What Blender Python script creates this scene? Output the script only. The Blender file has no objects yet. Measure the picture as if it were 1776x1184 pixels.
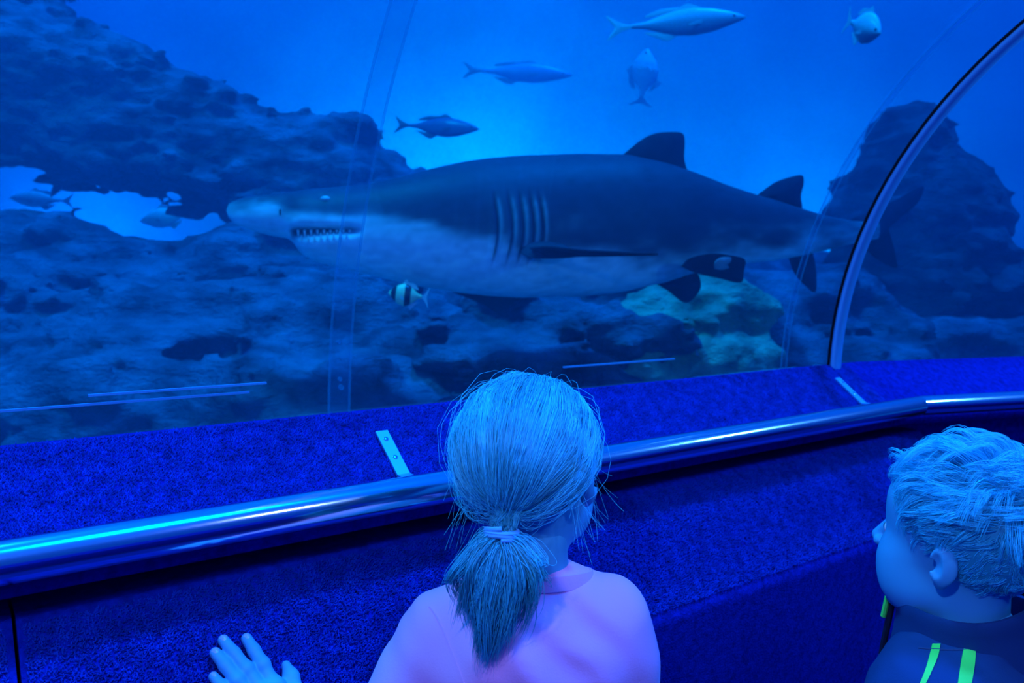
import bpy, math, random
import numpy as np
from mathutils import Vector, Matrix
from mathutils.bvhtree import BVHTree
random.seed(7)
rng = np.random.default_rng(11)
SC = bpy.context.scene
COL = SC.collection

# ------------------------------------------------------------------ camera
H = 1.35                      # camera height above the tunnel floor
F = 1381.0                    # focal length in pixels of a 1776 wide frame (28 mm on 36 mm)
PITCH = math.atan(92 / F)
cam_d = bpy.data.cameras.new('camera')
cam_d.lens = 28.0
cam_d.sensor_width = 36.0
cam_d.clip_start = 0.02
cam = bpy.data.objects.new('camera', cam_d)
COL.objects.link(cam)
cam.location = (0, 0, H)
cam.rotation_euler = (math.radians(90) - PITCH, 0, 0)
cam_d.dof.use_dof = True
cam_d.dof.focus_distance = 0.93
cam_d.dof.aperture_fstop = 7.0
SC.camera = cam

# ------------------------------------------------------------------ world, sun, exposure
SC.view_settings.view_transform = 'Standard'
SC.view_settings.look = 'None'
SC.view_settings.gamma = 1.0
SC.view_settings.exposure = 1.0
SC.view_settings.use_curve_mapping = False
SC.cycles.transparent_max_bounces = 24
SC.cycles.volume_bounces = 0
SC.cycles.max_bounces = 6
SC.cycles.use_denoising = True
SC.cycles.sample_clamp_indirect = 4.0
SC.cycles.caustics_reflective = False
SC.cycles.caustics_refractive = False

wd = bpy.data.worlds.new('world')
SC.world = wd
wd.use_nodes = True
bg = wd.node_tree.nodes['Background']
bg.inputs[0].default_value = (0.0, 0.13, 0.95, 1)
bg.inputs[1].default_value = 0.9

def light(name, kind, loc, direction, color, energy, **kw):
    d = bpy.data.lights.new(name, kind)
    d.color = color
    d.energy = energy
    for k, v in kw.items():
        setattr(d, k, v)
    o = bpy.data.objects.new(name, d)
    COL.objects.link(o)
    o.location = loc
    o.rotation_euler = Vector(direction).to_track_quat('-Z', 'Y').to_euler()
    return o

SUN = light('sun', 'SUN', (0, 0, 8), (-0.31, 0.08, -1.0), (0.0, 0.20, 1.0), 7.6, angle=math.radians(6))

# ------------------------------------------------------------------ coordinate helpers
def ray(px, py):
    d = np.array([(px - 888) / F, 1.0, (592 - py) / F])
    c, s = math.cos(PITCH), math.sin(PITCH)
    return np.array([d[0], d[1] * c + d[2] * s, -d[1] * s + d[2] * c])

def P(px, py, y):
    """point of the place seen at (px, py), y metres in front of the camera"""
    d = ray(px, py)
    return d * (y / d[1]) + np.array([0, 0, H])

AZ = math.radians(53.8)       # heading of the tunnel
TD = np.array([math.sin(AZ), math.cos(AZ), 0.0])
ND = np.array([-math.cos(AZ), math.sin(AZ), 0.0])
TURN = math.radians(19)       # the tunnel bends to the right
AZ2 = AZ + TURN
TD2 = np.array([math.sin(AZ2), math.cos(AZ2), 0.0])
ND2 = np.array([-math.cos(AZ2), math.sin(AZ2), 0.0])
TB = 1.63
HT = math.tan(TURN / 2)

def T1(t, n, z):
    return t * TD + n * ND + np.array([0, 0, H + z])

def T2(u, n, z):
    return TB * TD + u * TD2 + n * ND2 + np.array([0, 0, H + z])

def station(s, n, z):
    """s: ('t', v) first stretch, ('b',) the mitre, ('u', v) second stretch"""
    if s[0] == 't':
        return T1(s[1], n, z)
    if s[0] == 'b':
        return T1(TB + n * HT, n, z)
    return T2(s[1], n, z)

def Q(px, py, n0, z0, n1, z1, off=0.0):
    """point of a long sloping face of the tunnel wall seen at (px, py)"""
    p0, p1 = T1(0, n0, z0), T1(0, n1, z1)
    nrm = np.cross(TD, p1 - p0)
    nrm /= np.linalg.norm(nrm)
    o = np.array([0, 0, H])
    if np.dot(nrm, o - p0) < 0:
        nrm = -nrm
    d = ray(px, py)
    k = np.dot(p0 - o, nrm) / np.dot(d, nrm)
    return o + d * k + nrm * off

# ------------------------------------------------------------------ noise
def _hash(ix, iy, iz, seed):
    h = (ix * 374761393 + iy * 668265263 + iz * 2147483647 + seed * 1274126177) & 0xffffffff
    h = ((h ^ (h >> 13)) * 1274126177) & 0xffffffff
    h = h ^ (h >> 16)
    return (h & 0xffff) / 32767.5 - 1.0

def vnoise(p, seed=0):
    p = np.asarray(p, dtype=np.float64)
    i = np.floor(p).astype(np.int64)
    f = p - i
    f = f * f * (3 - 2 * f)
    out = 0
    for dx in (0, 1):
        wx = f[:, 0] if dx else 1 - f[:, 0]
        for dy in (0, 1):
            wy = f[:, 1] if dy else 1 - f[:, 1]
            for dz in (0, 1):
                wz = f[:, 2] if dz else 1 - f[:, 2]
                out = out + wx * wy * wz * _hash(i[:, 0] + dx, i[:, 1] + dy, i[:, 2] + dz, seed)
    return out

def fbm(p, octaves=4, seed=0, gain=0.5):
    a, s, out = 1.0, 1.0, 0
    for k in range(octaves):
        out = out + a * vnoise(p * s + 17.3 * k, seed + k)
        a *= gain
        s *= 2.03
    return out

# ------------------------------------------------------------------ materials
def set_in(n, name, v):
    if name in n.inputs:
        n.inputs[name].default_value = v

def pmat(name, color, rough=0.6, metal=0.0, spec=0.5, sheen=0.0, bump=None, var=None, attr=None, sss=0.0, coat=0.0):
    """procedural principled material. bump=(scale, strength, distance[, stretch]); var=(scale, dark factor); attr = colour attribute"""
    m = bpy.data.materials.new(name)
    m.use_nodes = True
    nt = m.node_tree
    b = nt.nodes['Principled BSDF']
    b.inputs['Base Color'].default_value = (*color, 1)
    b.inputs['Roughness'].default_value = rough
    b.inputs['Metallic'].default_value = metal
    set_in(b, 'Specular IOR Level', spec)
    set_in(b, 'Sheen Weight', sheen)
    set_in(b, 'Coat Weight', coat)
    if sss:
        set_in(b, 'Subsurface Weight', sss)
        set_in(b, 'Subsurface Radius', (0.006, 0.004, 0.003))
        set_in(b, 'Subsurface Scale', 1.0)
    tc = nt.nodes.new('ShaderNodeTexCoord')
    mp = nt.nodes.new('ShaderNodeMapping')
    nt.links.new(tc.outputs['Object'], mp.inputs['Vector'])
    src = None
    if attr:
        a = nt.nodes.new('ShaderNodeAttribute')
        a.attribute_name = attr
        src = a.outputs['Color']
    if var:
        n = nt.nodes.new('ShaderNodeTexNoise')
        n.inputs['Scale'].default_value = var[0]
        n.inputs['Detail'].default_value = 6
        nt.links.new(mp.outputs['Vector'], n.inputs['Vector'])
        r = nt.nodes.new('ShaderNodeMapRange')
        r.inputs['From Min'].default_value = 0.32
        r.inputs['From Max'].default_value = 0.68
        r.inputs['To Min'].default_value = var[1]
        r.inputs['To Max'].default_value = 1.0
        nt.links.new(n.outputs['Fac'], r.inputs['Value'])
        mx = nt.nodes.new('ShaderNodeMix')
        mx.data_type = 'RGBA'
        mx.blend_type = 'MULTIPLY'
        mx.inputs[0].default_value = 1.0
        if src:
            nt.links.new(src, mx.inputs[6])
        else:
            mx.inputs[6].default_value = (*color, 1)
        nt.links.new(r.outputs['Result'], mx.inputs[7])
        src = mx.outputs[2]
    if src:
        nt.links.new(src, b.inputs['Base Color'])
    if bump:
        n = nt.nodes.new('ShaderNodeTexNoise')
        n.inputs['Scale'].default_value = bump[0]
        n.inputs['Detail'].default_value = 8
        n.inputs['Roughness'].default_value = 0.6
        m2 = nt.nodes.new('ShaderNodeMapping')
        if len(bump) > 3:
            m2.inputs['Scale'].default_value = bump[3]
        nt.links.new(tc.outputs['Object'], m2.inputs['Vector'])
        nt.links.new(m2.outputs['Vector'], n.inputs['Vector'])
        bp = nt.nodes.new('ShaderNodeBump')
        bp.inputs['Strength'].default_value = bump[1]
        bp.inputs['Distance'].default_value = bump[2]
        nt.links.new(n.outputs['Fac'], bp.inputs['Height'])
        nt.links.new(bp.outputs['Normal'], b.inputs['Normal'])
    return m

def clear_mat(name, tint, gloss, rough, milk=0.0, milk_col=(0.3, 0.5, 0.9)):
    """clear acrylic: light passes, a little is mirrored, a little is scattered by the bonded joint"""
    m = bpy.data.materials.new(name)
    m.use_nodes = True
    nt = m.node_tree
    nt.nodes.clear()
    out = nt.nodes.new('ShaderNodeOutputMaterial')
    tr = nt.nodes.new('ShaderNodeBsdfTransparent')
    tr.inputs[0].default_value = (*tint, 1)
    gl = nt.nodes.new('ShaderNodeBsdfGlossy')
    gl.inputs['Color'].default_value = (0.6, 0.85, 1.0, 1)
    gl.inputs['Roughness'].default_value = rough
    lw = nt.nodes.new('ShaderNodeLayerWeight')
    lw.inputs['Blend'].default_value = 0.5
    pw = nt.nodes.new('ShaderNodeMath')
    pw.operation = 'POWER'
    pw.inputs[1].default_value = 5.0
    nt.links.new(lw.outputs['Facing'], pw.inputs[0])
    mu = nt.nodes.new('ShaderNodeMath')
    mu.operation = 'MULTIPLY_ADD'
    mu.inputs[1].default_value = 0.55 * gloss
    mu.inputs[2].default_value = 0.02 * gloss
    mu.use_clamp = True
    nt.links.new(pw.outputs[0], mu.inputs[0])
    mx = nt.nodes.new('ShaderNodeMixShader')
    nt.links.new(mu.outputs[0], mx.inputs[0])
    nt.links.new(tr.outputs[0], mx.inputs[1])
    nt.links.new(gl.outputs[0], mx.inputs[2])
    last = mx
    if milk:
        df = nt.nodes.new('ShaderNodeBsdfDiffuse')
        df.inputs[0].default_value = (*milk_col, 1)
        m2 = nt.nodes.new('ShaderNodeMixShader')
        m2.inputs[0].default_value = milk
        nt.links.new(last.outputs[0], m2.inputs[1])
        nt.links.new(df.outputs[0], m2.inputs[2])
        last = m2
    nt.links.new(last.outputs[0], out.inputs['Surface'])
    return m

M = {}
M['carpet'] = pmat('carpet', (0.001, 0.020, 0.38), 0.95, sheen=0.0, spec=0.05, bump=(260, 0.9, 0.004), var=(90, 0.55))
M['pile'] = pmat('carpet_pile', (0.001, 0.042, 0.43), 0.95, spec=0.05, var=(60, 0.5))
M['steel'] = pmat('polished_steel', (0.72, 0.82, 0.86), 0.15, metal=1.0)
M['brushed'] = pmat('brushed_steel', (0.07, 0.48, 0.80), 0.48, metal=0.7, bump=(300, 0.15, 0.0005, (1, 1, 8)))
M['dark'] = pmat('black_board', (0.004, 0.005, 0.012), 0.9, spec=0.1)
M['floor'] = pmat('floor_carpet', (0.004, 0.012, 0.12), 0.95, spec=0.05, bump=(180, 0.6, 0.003))
M['acrylic'] = clear_mat('acrylic', (0.97, 0.985, 0.99), 1.0, 0.02)
M['joint'] = clear_mat('acrylic_joint', (0.93, 0.96, 0.985), 1.2, 0.12, milk=0.03, milk_col=(0.0, 0.5, 0.95))
M['joint_edge'] = clear_mat('acrylic_joint_edge', (0.80, 0.88, 0.95), 1.6, 0.12, milk=0.12, milk_col=(0.0, 0.65, 0.95))
M['rock'] = pmat('reef_rock', (0.26, 0.26, 0.39), 0.95, spec=0.15, var=(5.0, 0.22), bump=(11, 1.0, 0.14, (0.8, 0.8, 1.7)))
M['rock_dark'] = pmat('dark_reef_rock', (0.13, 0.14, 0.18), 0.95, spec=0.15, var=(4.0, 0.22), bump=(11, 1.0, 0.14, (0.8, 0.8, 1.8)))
M['rock_coral'] = pmat('coral_rock', (0.42, 0.55, 0.38), 0.9, spec=0.15, var=(6.0, 0.25), bump=(14, 0.9, 0.07, (0.8, 0.8, 1.5)))
M['tank'] = pmat('tank_paint', (0.12, 0.42, 0.62), 0.9, spec=0.1, var=(0.7, 0.7))
M['sand'] = pmat('tank_sand', (0.30, 0.32, 0.33), 0.95, spec=0.1, bump=(12, 0.6, 0.03))
M['lamp_body'] = pmat('lamp_housing', (0.03, 0.03, 0.035), 0.5)

# ------------------------------------------------------------------ mesh helpers
def np_mesh(name, v, f, smooth=True):
    me = bpy.data.meshes.new(name)
    v = np.asarray(v, dtype=np.float32)
    if isinstance(f, np.ndarray):
        k = f.shape[1]
        me.vertices.add(len(v))
        me.vertices.foreach_set('co', v.ravel())
        me.loops.add(f.size)
        me.loops.foreach_set('vertex_index', f.ravel().astype(np.int32))
        me.polygons.add(len(f))
        me.polygons.foreach_set('loop_start', np.arange(0, f.size, k, dtype=np.int32))
        me.update(calc_edges=True)
        me.validate()
    else:
        me.from_pydata([tuple(map(float, q)) for q in v], [], f)
        me.update()
    if smooth:
        me.polygons.foreach_set('use_smooth', np.ones(len(me.polygons), dtype=bool))
        if not isinstance(f, np.ndarray):
            me.set_sharp_from_angle(angle=math.radians(42))
    return me

def wloc(o):
    return np.array(o.location) if o.parent is None else np.array(o.location) + wloc(o.parent)

def link(name, me, mat, parent=None, origin=None):
    """link a mesh whose vertices are in world metres; the origin goes to its base (or the parent's origin)"""
    n = len(me.vertices)
    co = np.empty(n * 3, dtype=np.float32)
    me.vertices.foreach_get('co', co)
    co = co.reshape(-1, 3)
    if parent is not None:
        org, loc = wloc(parent), (0, 0, 0)
    else:
        lo, hi = co.min(0), co.max(0)
        org = np.array([(lo[0] + hi[0]) / 2, (lo[1] + hi[1]) / 2, lo[2]]) if origin is None else np.asarray(origin, dtype=float)
        loc = tuple(map(float, org))
    me.vertices.foreach_set('co', (co - org).astype(np.float32).ravel())
    me.update()
    o = bpy.data.objects.new(name, me)
    COL.objects.link(o)
    if isinstance(mat, (list, tuple)):
        for q in mat:
            me.materials.append(q)
    elif mat is not None:
        me.materials.append(mat)
    if parent is not None:
        o.parent = parent
    o.location = loc
    return o

def obj(name, v, f, mat, parent=None, smooth=True, origin=None):
    return link(name, np_mesh(name, v, f, smooth), mat, parent, origin)

def tag(o, label=None, cat=None, group=None, kind=None):
    if label: o['label'] = label
    if cat: o['category'] = cat
    if group: o['group'] = group
    if kind: o['kind'] = kind
    return o

def empty(name, loc):
    o = bpy.data.objects.new(name, None)
    o.empty_display_size = 0.1
    COL.objects.link(o)
    o.location = tuple(map(float, loc))
    return o

def col_attr(o, cols):
    a = o.data.color_attributes.new('Col', 'FLOAT_COLOR', 'POINT')
    c = np.ones((len(o.data.vertices), 4), dtype=np.float32)
    c[:, :3] = cols
    a.data.foreach_set('color', c.ravel())

def grid_faces(a, b, wrap_b=True, flip=False):
    fs = []
    bb = b if wrap_b else b - 1
    for i in range(a - 1):
        for j in range(bb):
            q = [i * b + j, i * b + (j + 1) % b, (i + 1) * b + (j + 1) % b, (i + 1) * b + j]
            fs.append(q[::-1] if flip else q)
    return fs

def sweep(profile, stations, closed=True, caps=True, flip=False):
    """profile: list of (n, z) of the tunnel section; stations along the tunnel"""
    v = []
    for s in stations:
        for (n, z) in profile:
            v.append(station(s, n, z))
    m = len(profile)
    f = grid_faces(len(stations), m, closed, flip)
    if caps and closed:
        f.append(list(range(m)) if flip else list(range(m))[::-1])
        e = [(len(stations) - 1) * m + j for j in range(m)]
        f.append(e[::-1] if flip else e)
    return v, f

def rounded(pts, r=0.006, seg=4):
    """round the corners of an open or closed polygon given as (x, y, round?)"""
    out = []
    n = len(pts)
    for i, (x, y, rr) in enumerate(pts):
        if not rr:
            out.append((x, y))
            continue
        p = np.array([x, y]); a = np.array(pts[i - 1][:2]); b = np.array(pts[(i + 1) % n][:2])
        da = (a - p) / np.linalg.norm(a - p); db = (b - p) / np.linalg.norm(b - p)
        r0 = p + da * rr; r1 = p + db * rr
        for k in range(seg + 1):
            t = k / seg
            q = (1 - t) ** 2 * r0 + 2 * t * (1 - t) * p + t * t * r1
            out.append((float(q[0]), float(q[1])))
    return out

def tube(pts, rad, seg=12, caps=True):
    pts = np.asarray(pts, dtype=float)
    rad = np.full(len(pts), rad) if np.isscalar(rad) else np.asarray(rad)
    tg = np.gradient(pts, axis=0)
    tg /= np.linalg.norm(tg, axis=1)[:, None]
    up = np.array([0, 0, 1.0]) if abs(tg[0][2]) < 0.9 else np.array([1.0, 0, 0])
    v = []
    a = np.cross(tg[0], up)
    for i in range(len(pts)):
        a = a - tg[i] * np.dot(a, tg[i])
        a /= np.linalg.norm(a)
        b = np.cross(tg[i], a)
        for k in range(seg):
            th = 2 * math.pi * k / seg
            v.append(pts[i] + rad[i] * (a * math.cos(th) + b * math.sin(th)))
    f = grid_faces(len(pts), seg)
    if caps:
        f.append(list(range(seg))[::-1])
        f.append([(len(pts) - 1) * seg + k for k in range(seg)])
    return v, f

def box(c, ax, ay, az):
    """box from its centre and three half-axis vectors"""
    c, ax, ay, az = map(np.asarray, (c, ax, ay, az))
    v = [c + sx * ax + sy * ay + sz * az for sx in (-1, 1) for sy in (-1, 1) for sz in (-1, 1)]
    f = [[0, 1, 3, 2], [4, 6, 7, 5], [0, 4, 5, 1], [2, 3, 7, 6], [0, 2, 6, 4], [1, 5, 7, 3]]
    return v, f

def merge(parts):
    V, Fs, o = [], [], 0
    for v, f in parts:
        V += list(v)
        Fs += [[i + o for i in q] for q in f]
        o += len(v)
    return V, Fs

def catmull(pts, n):
    pts = np.asarray(pts, dtype=float)
    p = np.vstack([2 * pts[0] - pts[1], pts, 2 * pts[-1] - pts[-2]])
    out = []
    m = len(pts) - 1
    for i in np.linspace(0, m - 1e-6, n):
        k = int(i); t = i - k
        a, b, c, d = p[k], p[k + 1], p[k + 2], p[k + 3]
        out.append(0.5 * (2 * b + (c - a) * t + (2 * a - 5 * b + 4 * c - d) * t * t + (3 * b - a - 3 * c + d) * t ** 3))
    return np.array(out)

# ------------------------------------------------------------------ implicit surfaces (for bodies and rocks)
class Field:
    def __init__(self, lo, hi, res):
        self.lo = np.asarray(lo, dtype=float); self.res = res
        self.n = np.ceil((np.asarray(hi, dtype=float) - self.lo) / res).astype(int) + 1
        self.d = np.full(tuple(self.n), 9.0, dtype=np.float32)
    def _win(self, lo, hi):
        a = np.maximum(np.floor((lo - self.lo) / self.res).astype(int), 0)
        b = np.minimum(np.ceil((hi - self.lo) / self.res).astype(int) + 1, self.n)
        if np.any(b <= a):
            return None, None
        ax = [self.lo[i] + self.res * np.arange(a[i], b[i]) for i in range(3)]
        X = np.stack(np.meshgrid(*ax, indexing='ij'), -1).astype(np.float32)
        return tuple(slice(a[i], b[i]) for i in range(3)), X
    def _put(self, sl, d, k, sub=False):
        cur = self.d[sl]
        if sub:
            d = -d
            h = np.clip(0.5 - 0.5 * (cur - d) / max(k, 1e-6), 0, 1)
            self.d[sl] = cur * (1 - h) + d * h + k * h * (1 - h)
        elif k > 0:
            h = np.clip(0.5 + 0.5 * (cur - d) / k, 0, 1)
            self.d[sl] = cur * (1 - h) + d * h - k * h * (1 - h)
        else:
            self.d[sl] = np.minimum(cur, d)
    def cap(self, a, b, ra, rb, k=0.01, sub=False):
        a = np.asarray(a, dtype=float); b = np.asarray(b, dtype=float)
        pad = max(ra, rb) + 3 * k + 4 * self.res
        sl, X = self._win(np.minimum(a, b) - pad, np.maximum(a, b) + pad)
        if sl is None: return self
        ab = (b - a).astype(np.float32)
        t = np.clip(((X - a.astype(np.float32)) @ ab) / max(float(ab @ ab), 1e-9), 0, 1)
        dd = np.linalg.norm(X - (a + t[..., None] * ab), axis=-1) - (ra + (rb - ra) * t)
        self._put(sl, dd.astype(np.float32), k, sub)
        return self
    def chain(self, pts, rads, k=0.01):
        for i in range(len(pts) - 1):
            self.cap(pts[i], pts[i + 1], rads[i], rads[i + 1], k)
        return self
    def ell(self, c, r, R=None, k=0.01, sub=False):
        c = np.asarray(c, dtype=float); r = np.asarray(r, dtype=float)
        pad = r.max() + 3 * k + 4 * self.res
        sl, X = self._win(c - pad, c + pad)
        if sl is None: return self
        q = X - c.astype(np.float32)
        if R is not None:
            q = q @ np.asarray(R, dtype=np.float32)        # columns of R: local axes
        k0 = np.linalg.norm(q / r.astype(np.float32), axis=-1)
        k1 = np.linalg.norm(q / (r ** 2).astype(np.float32), axis=-1)
        dd = k0 * (k0 - 1) / np.maximum(k1, 1e-6)
        self._put(sl, dd.astype(np.float32), k, sub)
        return self
    def displace(self, fn, band):
        m = np.abs(self.d) < band
        idx = np.argwhere(m)
        p = self.lo + idx * self.res
        self.d[m] += fn(p).astype(np.float32)
        return self
    def mesh(self):
        d = self.d
        d[0], d[-1] = 1, 1
        d[:, 0], d[:, -1] = 1, 1
        d[:, :, 0], d[:, :, -1] = 1, 1
        s = d < 0
        nx, ny, nz = d.shape
        cnt = np.zeros((nx - 1, ny - 1, nz - 1), dtype=np.int8)
        for i in (0, 1):
            for j in (0, 1):
                for k in (0, 1):
                    cnt += s[i:nx - 1 + i, j:ny - 1 + j, k:nz - 1 + k]
        act = (cnt > 0) & (cnt < 8)
        ci = np.argwhere(act)
        ids = np.full(act.shape, -1, dtype=np.int64)
        ids[act] = np.arange(len(ci))
        acc = np.zeros((len(ci), 3)); num = np.zeros(len(ci))
        cr = [(i, j, k) for i in (0, 1) for j in (0, 1) for k in (0, 1)]
        for a in cr:
            for ax in range(3):
                if a[ax]: continue
                b = list(a); b[ax] = 1
                da = d[ci[:, 0] + a[0], ci[:, 1] + a[1], ci[:, 2] + a[2]]
                db = d[ci[:, 0] + b[0], ci[:, 1] + b[1], ci[:, 2] + b[2]]
                m = (da < 0) != (db < 0)
                t = da / np.where(m, da - db, 1)
                q = np.tile(np.array(a, dtype=float), (len(ci), 1))
                q[:, ax] = t
                acc[m] += q[m]; num[m] += 1
        v = self.lo + (ci + acc / num[:, None]) * self.res
        fs = []
        for ax in range(3):
            o1, o2 = [(1, 2), (2, 0), (0, 1)][ax]
            sl0 = [slice(1, -1)] * 3; sl1 = [slice(1, -1)] * 3
            sl0[ax] = slice(0, -1); sl1[ax] = slice(1, None)
            A, B = s[tuple(sl0)], s[tuple(sl1)]
            e = np.argwhere(A != B)
            if not len(e): continue
            pos = e.copy()
            for q in range(3):
                if q != ax: pos[:, q] += 1
            sa = s[pos[:, 0], pos[:, 1], pos[:, 2]]
            def cell(u, w):
                c = pos.copy(); c[:, o1] -= u; c[:, o2] -= w
                return ids[c[:, 0], c[:, 1], c[:, 2]]
            qd = np.stack([cell(1, 1), cell(0, 1), cell(0, 0), cell(1, 0)], 1)
            qd[~sa] = qd[~sa][:, ::-1]
            fs.append(qd)
        f = np.vstack(fs)
        f = f[(f >= 0).all(1)]
        return v, f

def smooth_mesh(v, f, it=2, lam=0.5):
    e = np.vstack([f[:, [i, (i + 1) % f.shape[1]]] for i in range(f.shape[1])])
    v = v.copy()
    n = len(v)
    deg = np.bincount(e.ravel(), minlength=n).astype(float)
    for _ in range(it):
        for l in (lam, -lam * 1.03):
            a = np.stack([np.bincount(e[:, 0], v[e[:, 1], k], n) + np.bincount(e[:, 1], v[e[:, 0], k], n) for k in range(3)], 1)
            v += l * (a / deg[:, None] - v)
    return v

def np_merge(parts):
    V = np.vstack([p[0] for p in parts]); o = 0; Fs = []
    for v, f in parts:
        Fs.append(f + o); o += len(v)
    return V, np.vstack(Fs)

def strands_mesh(paths, rad):
    """paths (N, M, 3) and radii (N, M): three-sided tapered hairs"""
    N, Mm, _ = paths.shape
    tg = np.gradient(paths, axis=1)
    tg /= np.linalg.norm(tg, axis=2, keepdims=True) + 1e-9
    ref = rng.normal(size=(N, 1, 3))
    a = np.cross(tg, ref); a /= np.linalg.norm(a, axis=2, keepdims=True) + 1e-9
    b = np.cross(tg, a)
    ring = []
    for k in range(3):
        th = 2 * math.pi * k / 3
        ring.append(paths + rad[..., None] * (a * math.cos(th) + b * math.sin(th)))
    v = np.stack(ring, 2).reshape(-1, 3)
    base = (np.arange(N)[:, None] * Mm + np.arange(Mm - 1)[None, :]) * 3
    fs = []
    for k in range(3):
        k2 = (k + 1) % 3
        fs.append(np.stack([base + k, base + k2, base + 3 + k2, base + 3 + k], -1).reshape(-1, 4))
    return v, np.vstack(fs)

# ================================================================== the tank around the tunnel
XL, XR, YN, YF, ZF, ZS = -9.0, 14.0, -5.0, 10.5, -0.06, H + 4.2
CN, CZ, RI, RO = 0.19, -0.217, 0.867, 0.930          # section of the tunnel: centre and radii

def wall(name, c, ax, ay, az, mat):
    v, f = box(c, ax, ay, az)
    return tag(obj(name, v, f, mat, smooth=False), kind='structure')

cx, cy = (XL + XR) / 2, (YN + YF) / 2
hx, hy, hz = (XR - XL) / 2, (YF - YN) / 2, (ZS - ZF) / 2 + 0.3
wall('wall_back', (cx, YF + 0.15, ZF + hz), (hx + 0.3, 0, 0), (0, 0.1, 0), (0, 0, hz), M['tank'])
wall('wall_left', (XL - 0.15, cy, ZF + hz), (0.1, 0, 0), (0, hy, 0), (0, 0, hz), M['tank'])
wall('wall_right', (XR + 0.15, cy, ZF + hz), (0.1, 0, 0), (0, hy, 0), (0, 0, hz), M['tank'])
wall('wall_front', (cx, YN - 0.15, ZF + hz), (hx + 0.3, 0, 0), (0, 0.1, 0), (0, 0, hz), M['tank'])
wall('floor_tank', (cx, cy, ZF - 0.15), (hx + 0.3, 0, 0), (0, hy + 0.3, 0), (0, 0, 0.05), M['sand'])

# rippled water surface seen from below
nx, ny = 150, 110
gx, gy = np.meshgrid(np.linspace(XL, XR, nx), np.linspace(YN, YF, ny), indexing='ij')
pp = np.stack([gx.ravel() * 0.9, gy.ravel() * 1.6, np.zeros(nx * ny)], 1)
gz = ZS + 0.035 * fbm(pp, 3, 5)
wm = bpy.data.materials.new('water_surface')
wm.use_nodes = True
nt = wm.node_tree
nt.nodes.clear()
o_ = nt.nodes.new('ShaderNodeOutputMaterial'); tr_ = nt.nodes.new('ShaderNodeBsdfTransparent'); gl_ = nt.nodes.new('ShaderNodeBsdfGlossy')
tr_.inputs[0].default_value = (0.85, 0.95, 1, 1)
gl_.inputs[0].default_value = (0.7, 0.85, 1, 1)
gl_.inputs['Roughness'].default_value = 0.22
tc_ = nt.nodes.new('ShaderNodeTexCoord'); mp_ = nt.nodes.new('ShaderNodeMapping'); mp_.inputs['Scale'].default_value = (1.1, 2.4, 1)
nz_ = nt.nodes.new('ShaderNodeTexNoise'); nz_.inputs['Scale'].default_value = 2.6; nz_.inputs['Detail'].default_value = 5
bp_ = nt.nodes.new('ShaderNodeBump'); bp_.inputs['Strength'].default_value = 0.6; bp_.inputs['Distance'].default_value = 0.12
mx_ = nt.nodes.new('ShaderNodeMixShader'); mx_.inputs[0].default_value = 0.5
nt.links.new(tc_.outputs['Object'], mp_.inputs[0]); nt.links.new(mp_.outputs[0], nz_.inputs['Vector'])
nt.links.new(nz_.outputs['Fac'], bp_.inputs['Height']); nt.links.new(bp_.outputs['Normal'], gl_.inputs['Normal'])
nt.links.new(tr_.outputs[0], mx_.inputs[1]); nt.links.new(gl_.outputs[0], mx_.inputs[2]); nt.links.new(mx_.outputs[0], o_.inputs['Surface'])
sv = np.stack([gx.ravel(), gy.ravel(), gz], 1)
ws = obj('water_surface', sv, np.array(grid_faces(nx, ny, False)), wm)
tag(ws, 'rippled underside of the water surface at the top of the tank', 'water surface', kind='stuff')

# the body of water: everything between the tank walls and the outside of the tunnel
vm = bpy.data.materials.new('blue_water')
vm.use_nodes = True
nt = vm.node_tree
nt.nodes.clear()
o_ = nt.nodes.new('ShaderNodeOutputMaterial')
vs = nt.nodes.new('ShaderNodeVolumeScatter'); vs.inputs['Color'].default_value = (0.0, 0.42, 1.0, 1); vs.inputs['Density'].default_value = 0.095
vs.inputs['Anisotropy'].default_value = 0.1
va = nt.nodes.new('ShaderNodeVolumeAbsorption'); va.inputs['Color'].default_value = (0.0, 0.90, 0.985, 1); va.inputs['Density'].default_value = 0.5
ad = nt.nodes.new('ShaderNodeAddShader')
nt.links.new(vs.outputs[0], ad.inputs[0]); nt.links.new(va.outputs[0], ad.inputs[1]); nt.links.new(ad.outputs[0], o_.inputs['Volume'])
ends = [('t', -3.6), ('b',), ('u', 6.0)]
prof = [(CN + (RO + 0.004) * math.cos(a), CZ + (RO + 0.004) * math.sin(a)) for a in np.linspace(0, math.pi, 40)]
prof += [(CN - RO - 0.004, -H - 0.05), (CN + RO + 0.004, -H - 0.05)]
tv, tf = sweep(prof, ends, flip=False)
bv, bf = box((cx, cy, (ZF + ZS) / 2 - 0.03), (hx - 0.02, 0, 0), (0, hy - 0.02, 0), (0, 0, (ZS - ZF) / 2 - 0.08))
import bmesh
def closed_mesh(name, v, f, inward):
    me = np_mesh(name, v, f, False)
    bm = bmesh.new(); bm.from_mesh(me)
    bmesh.ops.recalc_face_normals(bm, faces=bm.faces)
    if inward:
        bmesh.ops.reverse_faces(bm, faces=bm.faces)
    return bm
bmA = closed_mesh('a', tv, tf, True); bmB = closed_mesh('b', bv, bf, False)
tmp = bpy.data.meshes.new('t'); bmA.to_mesh(tmp); bmB.from_mesh(tmp)
wme = bpy.data.meshes.new('water'); bmB.to_mesh(wme)
wo = link('water', wme, vm)
tag(wo, 'hazy deep blue water filling the tank around the tunnel', 'water', kind='stuff')

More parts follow.
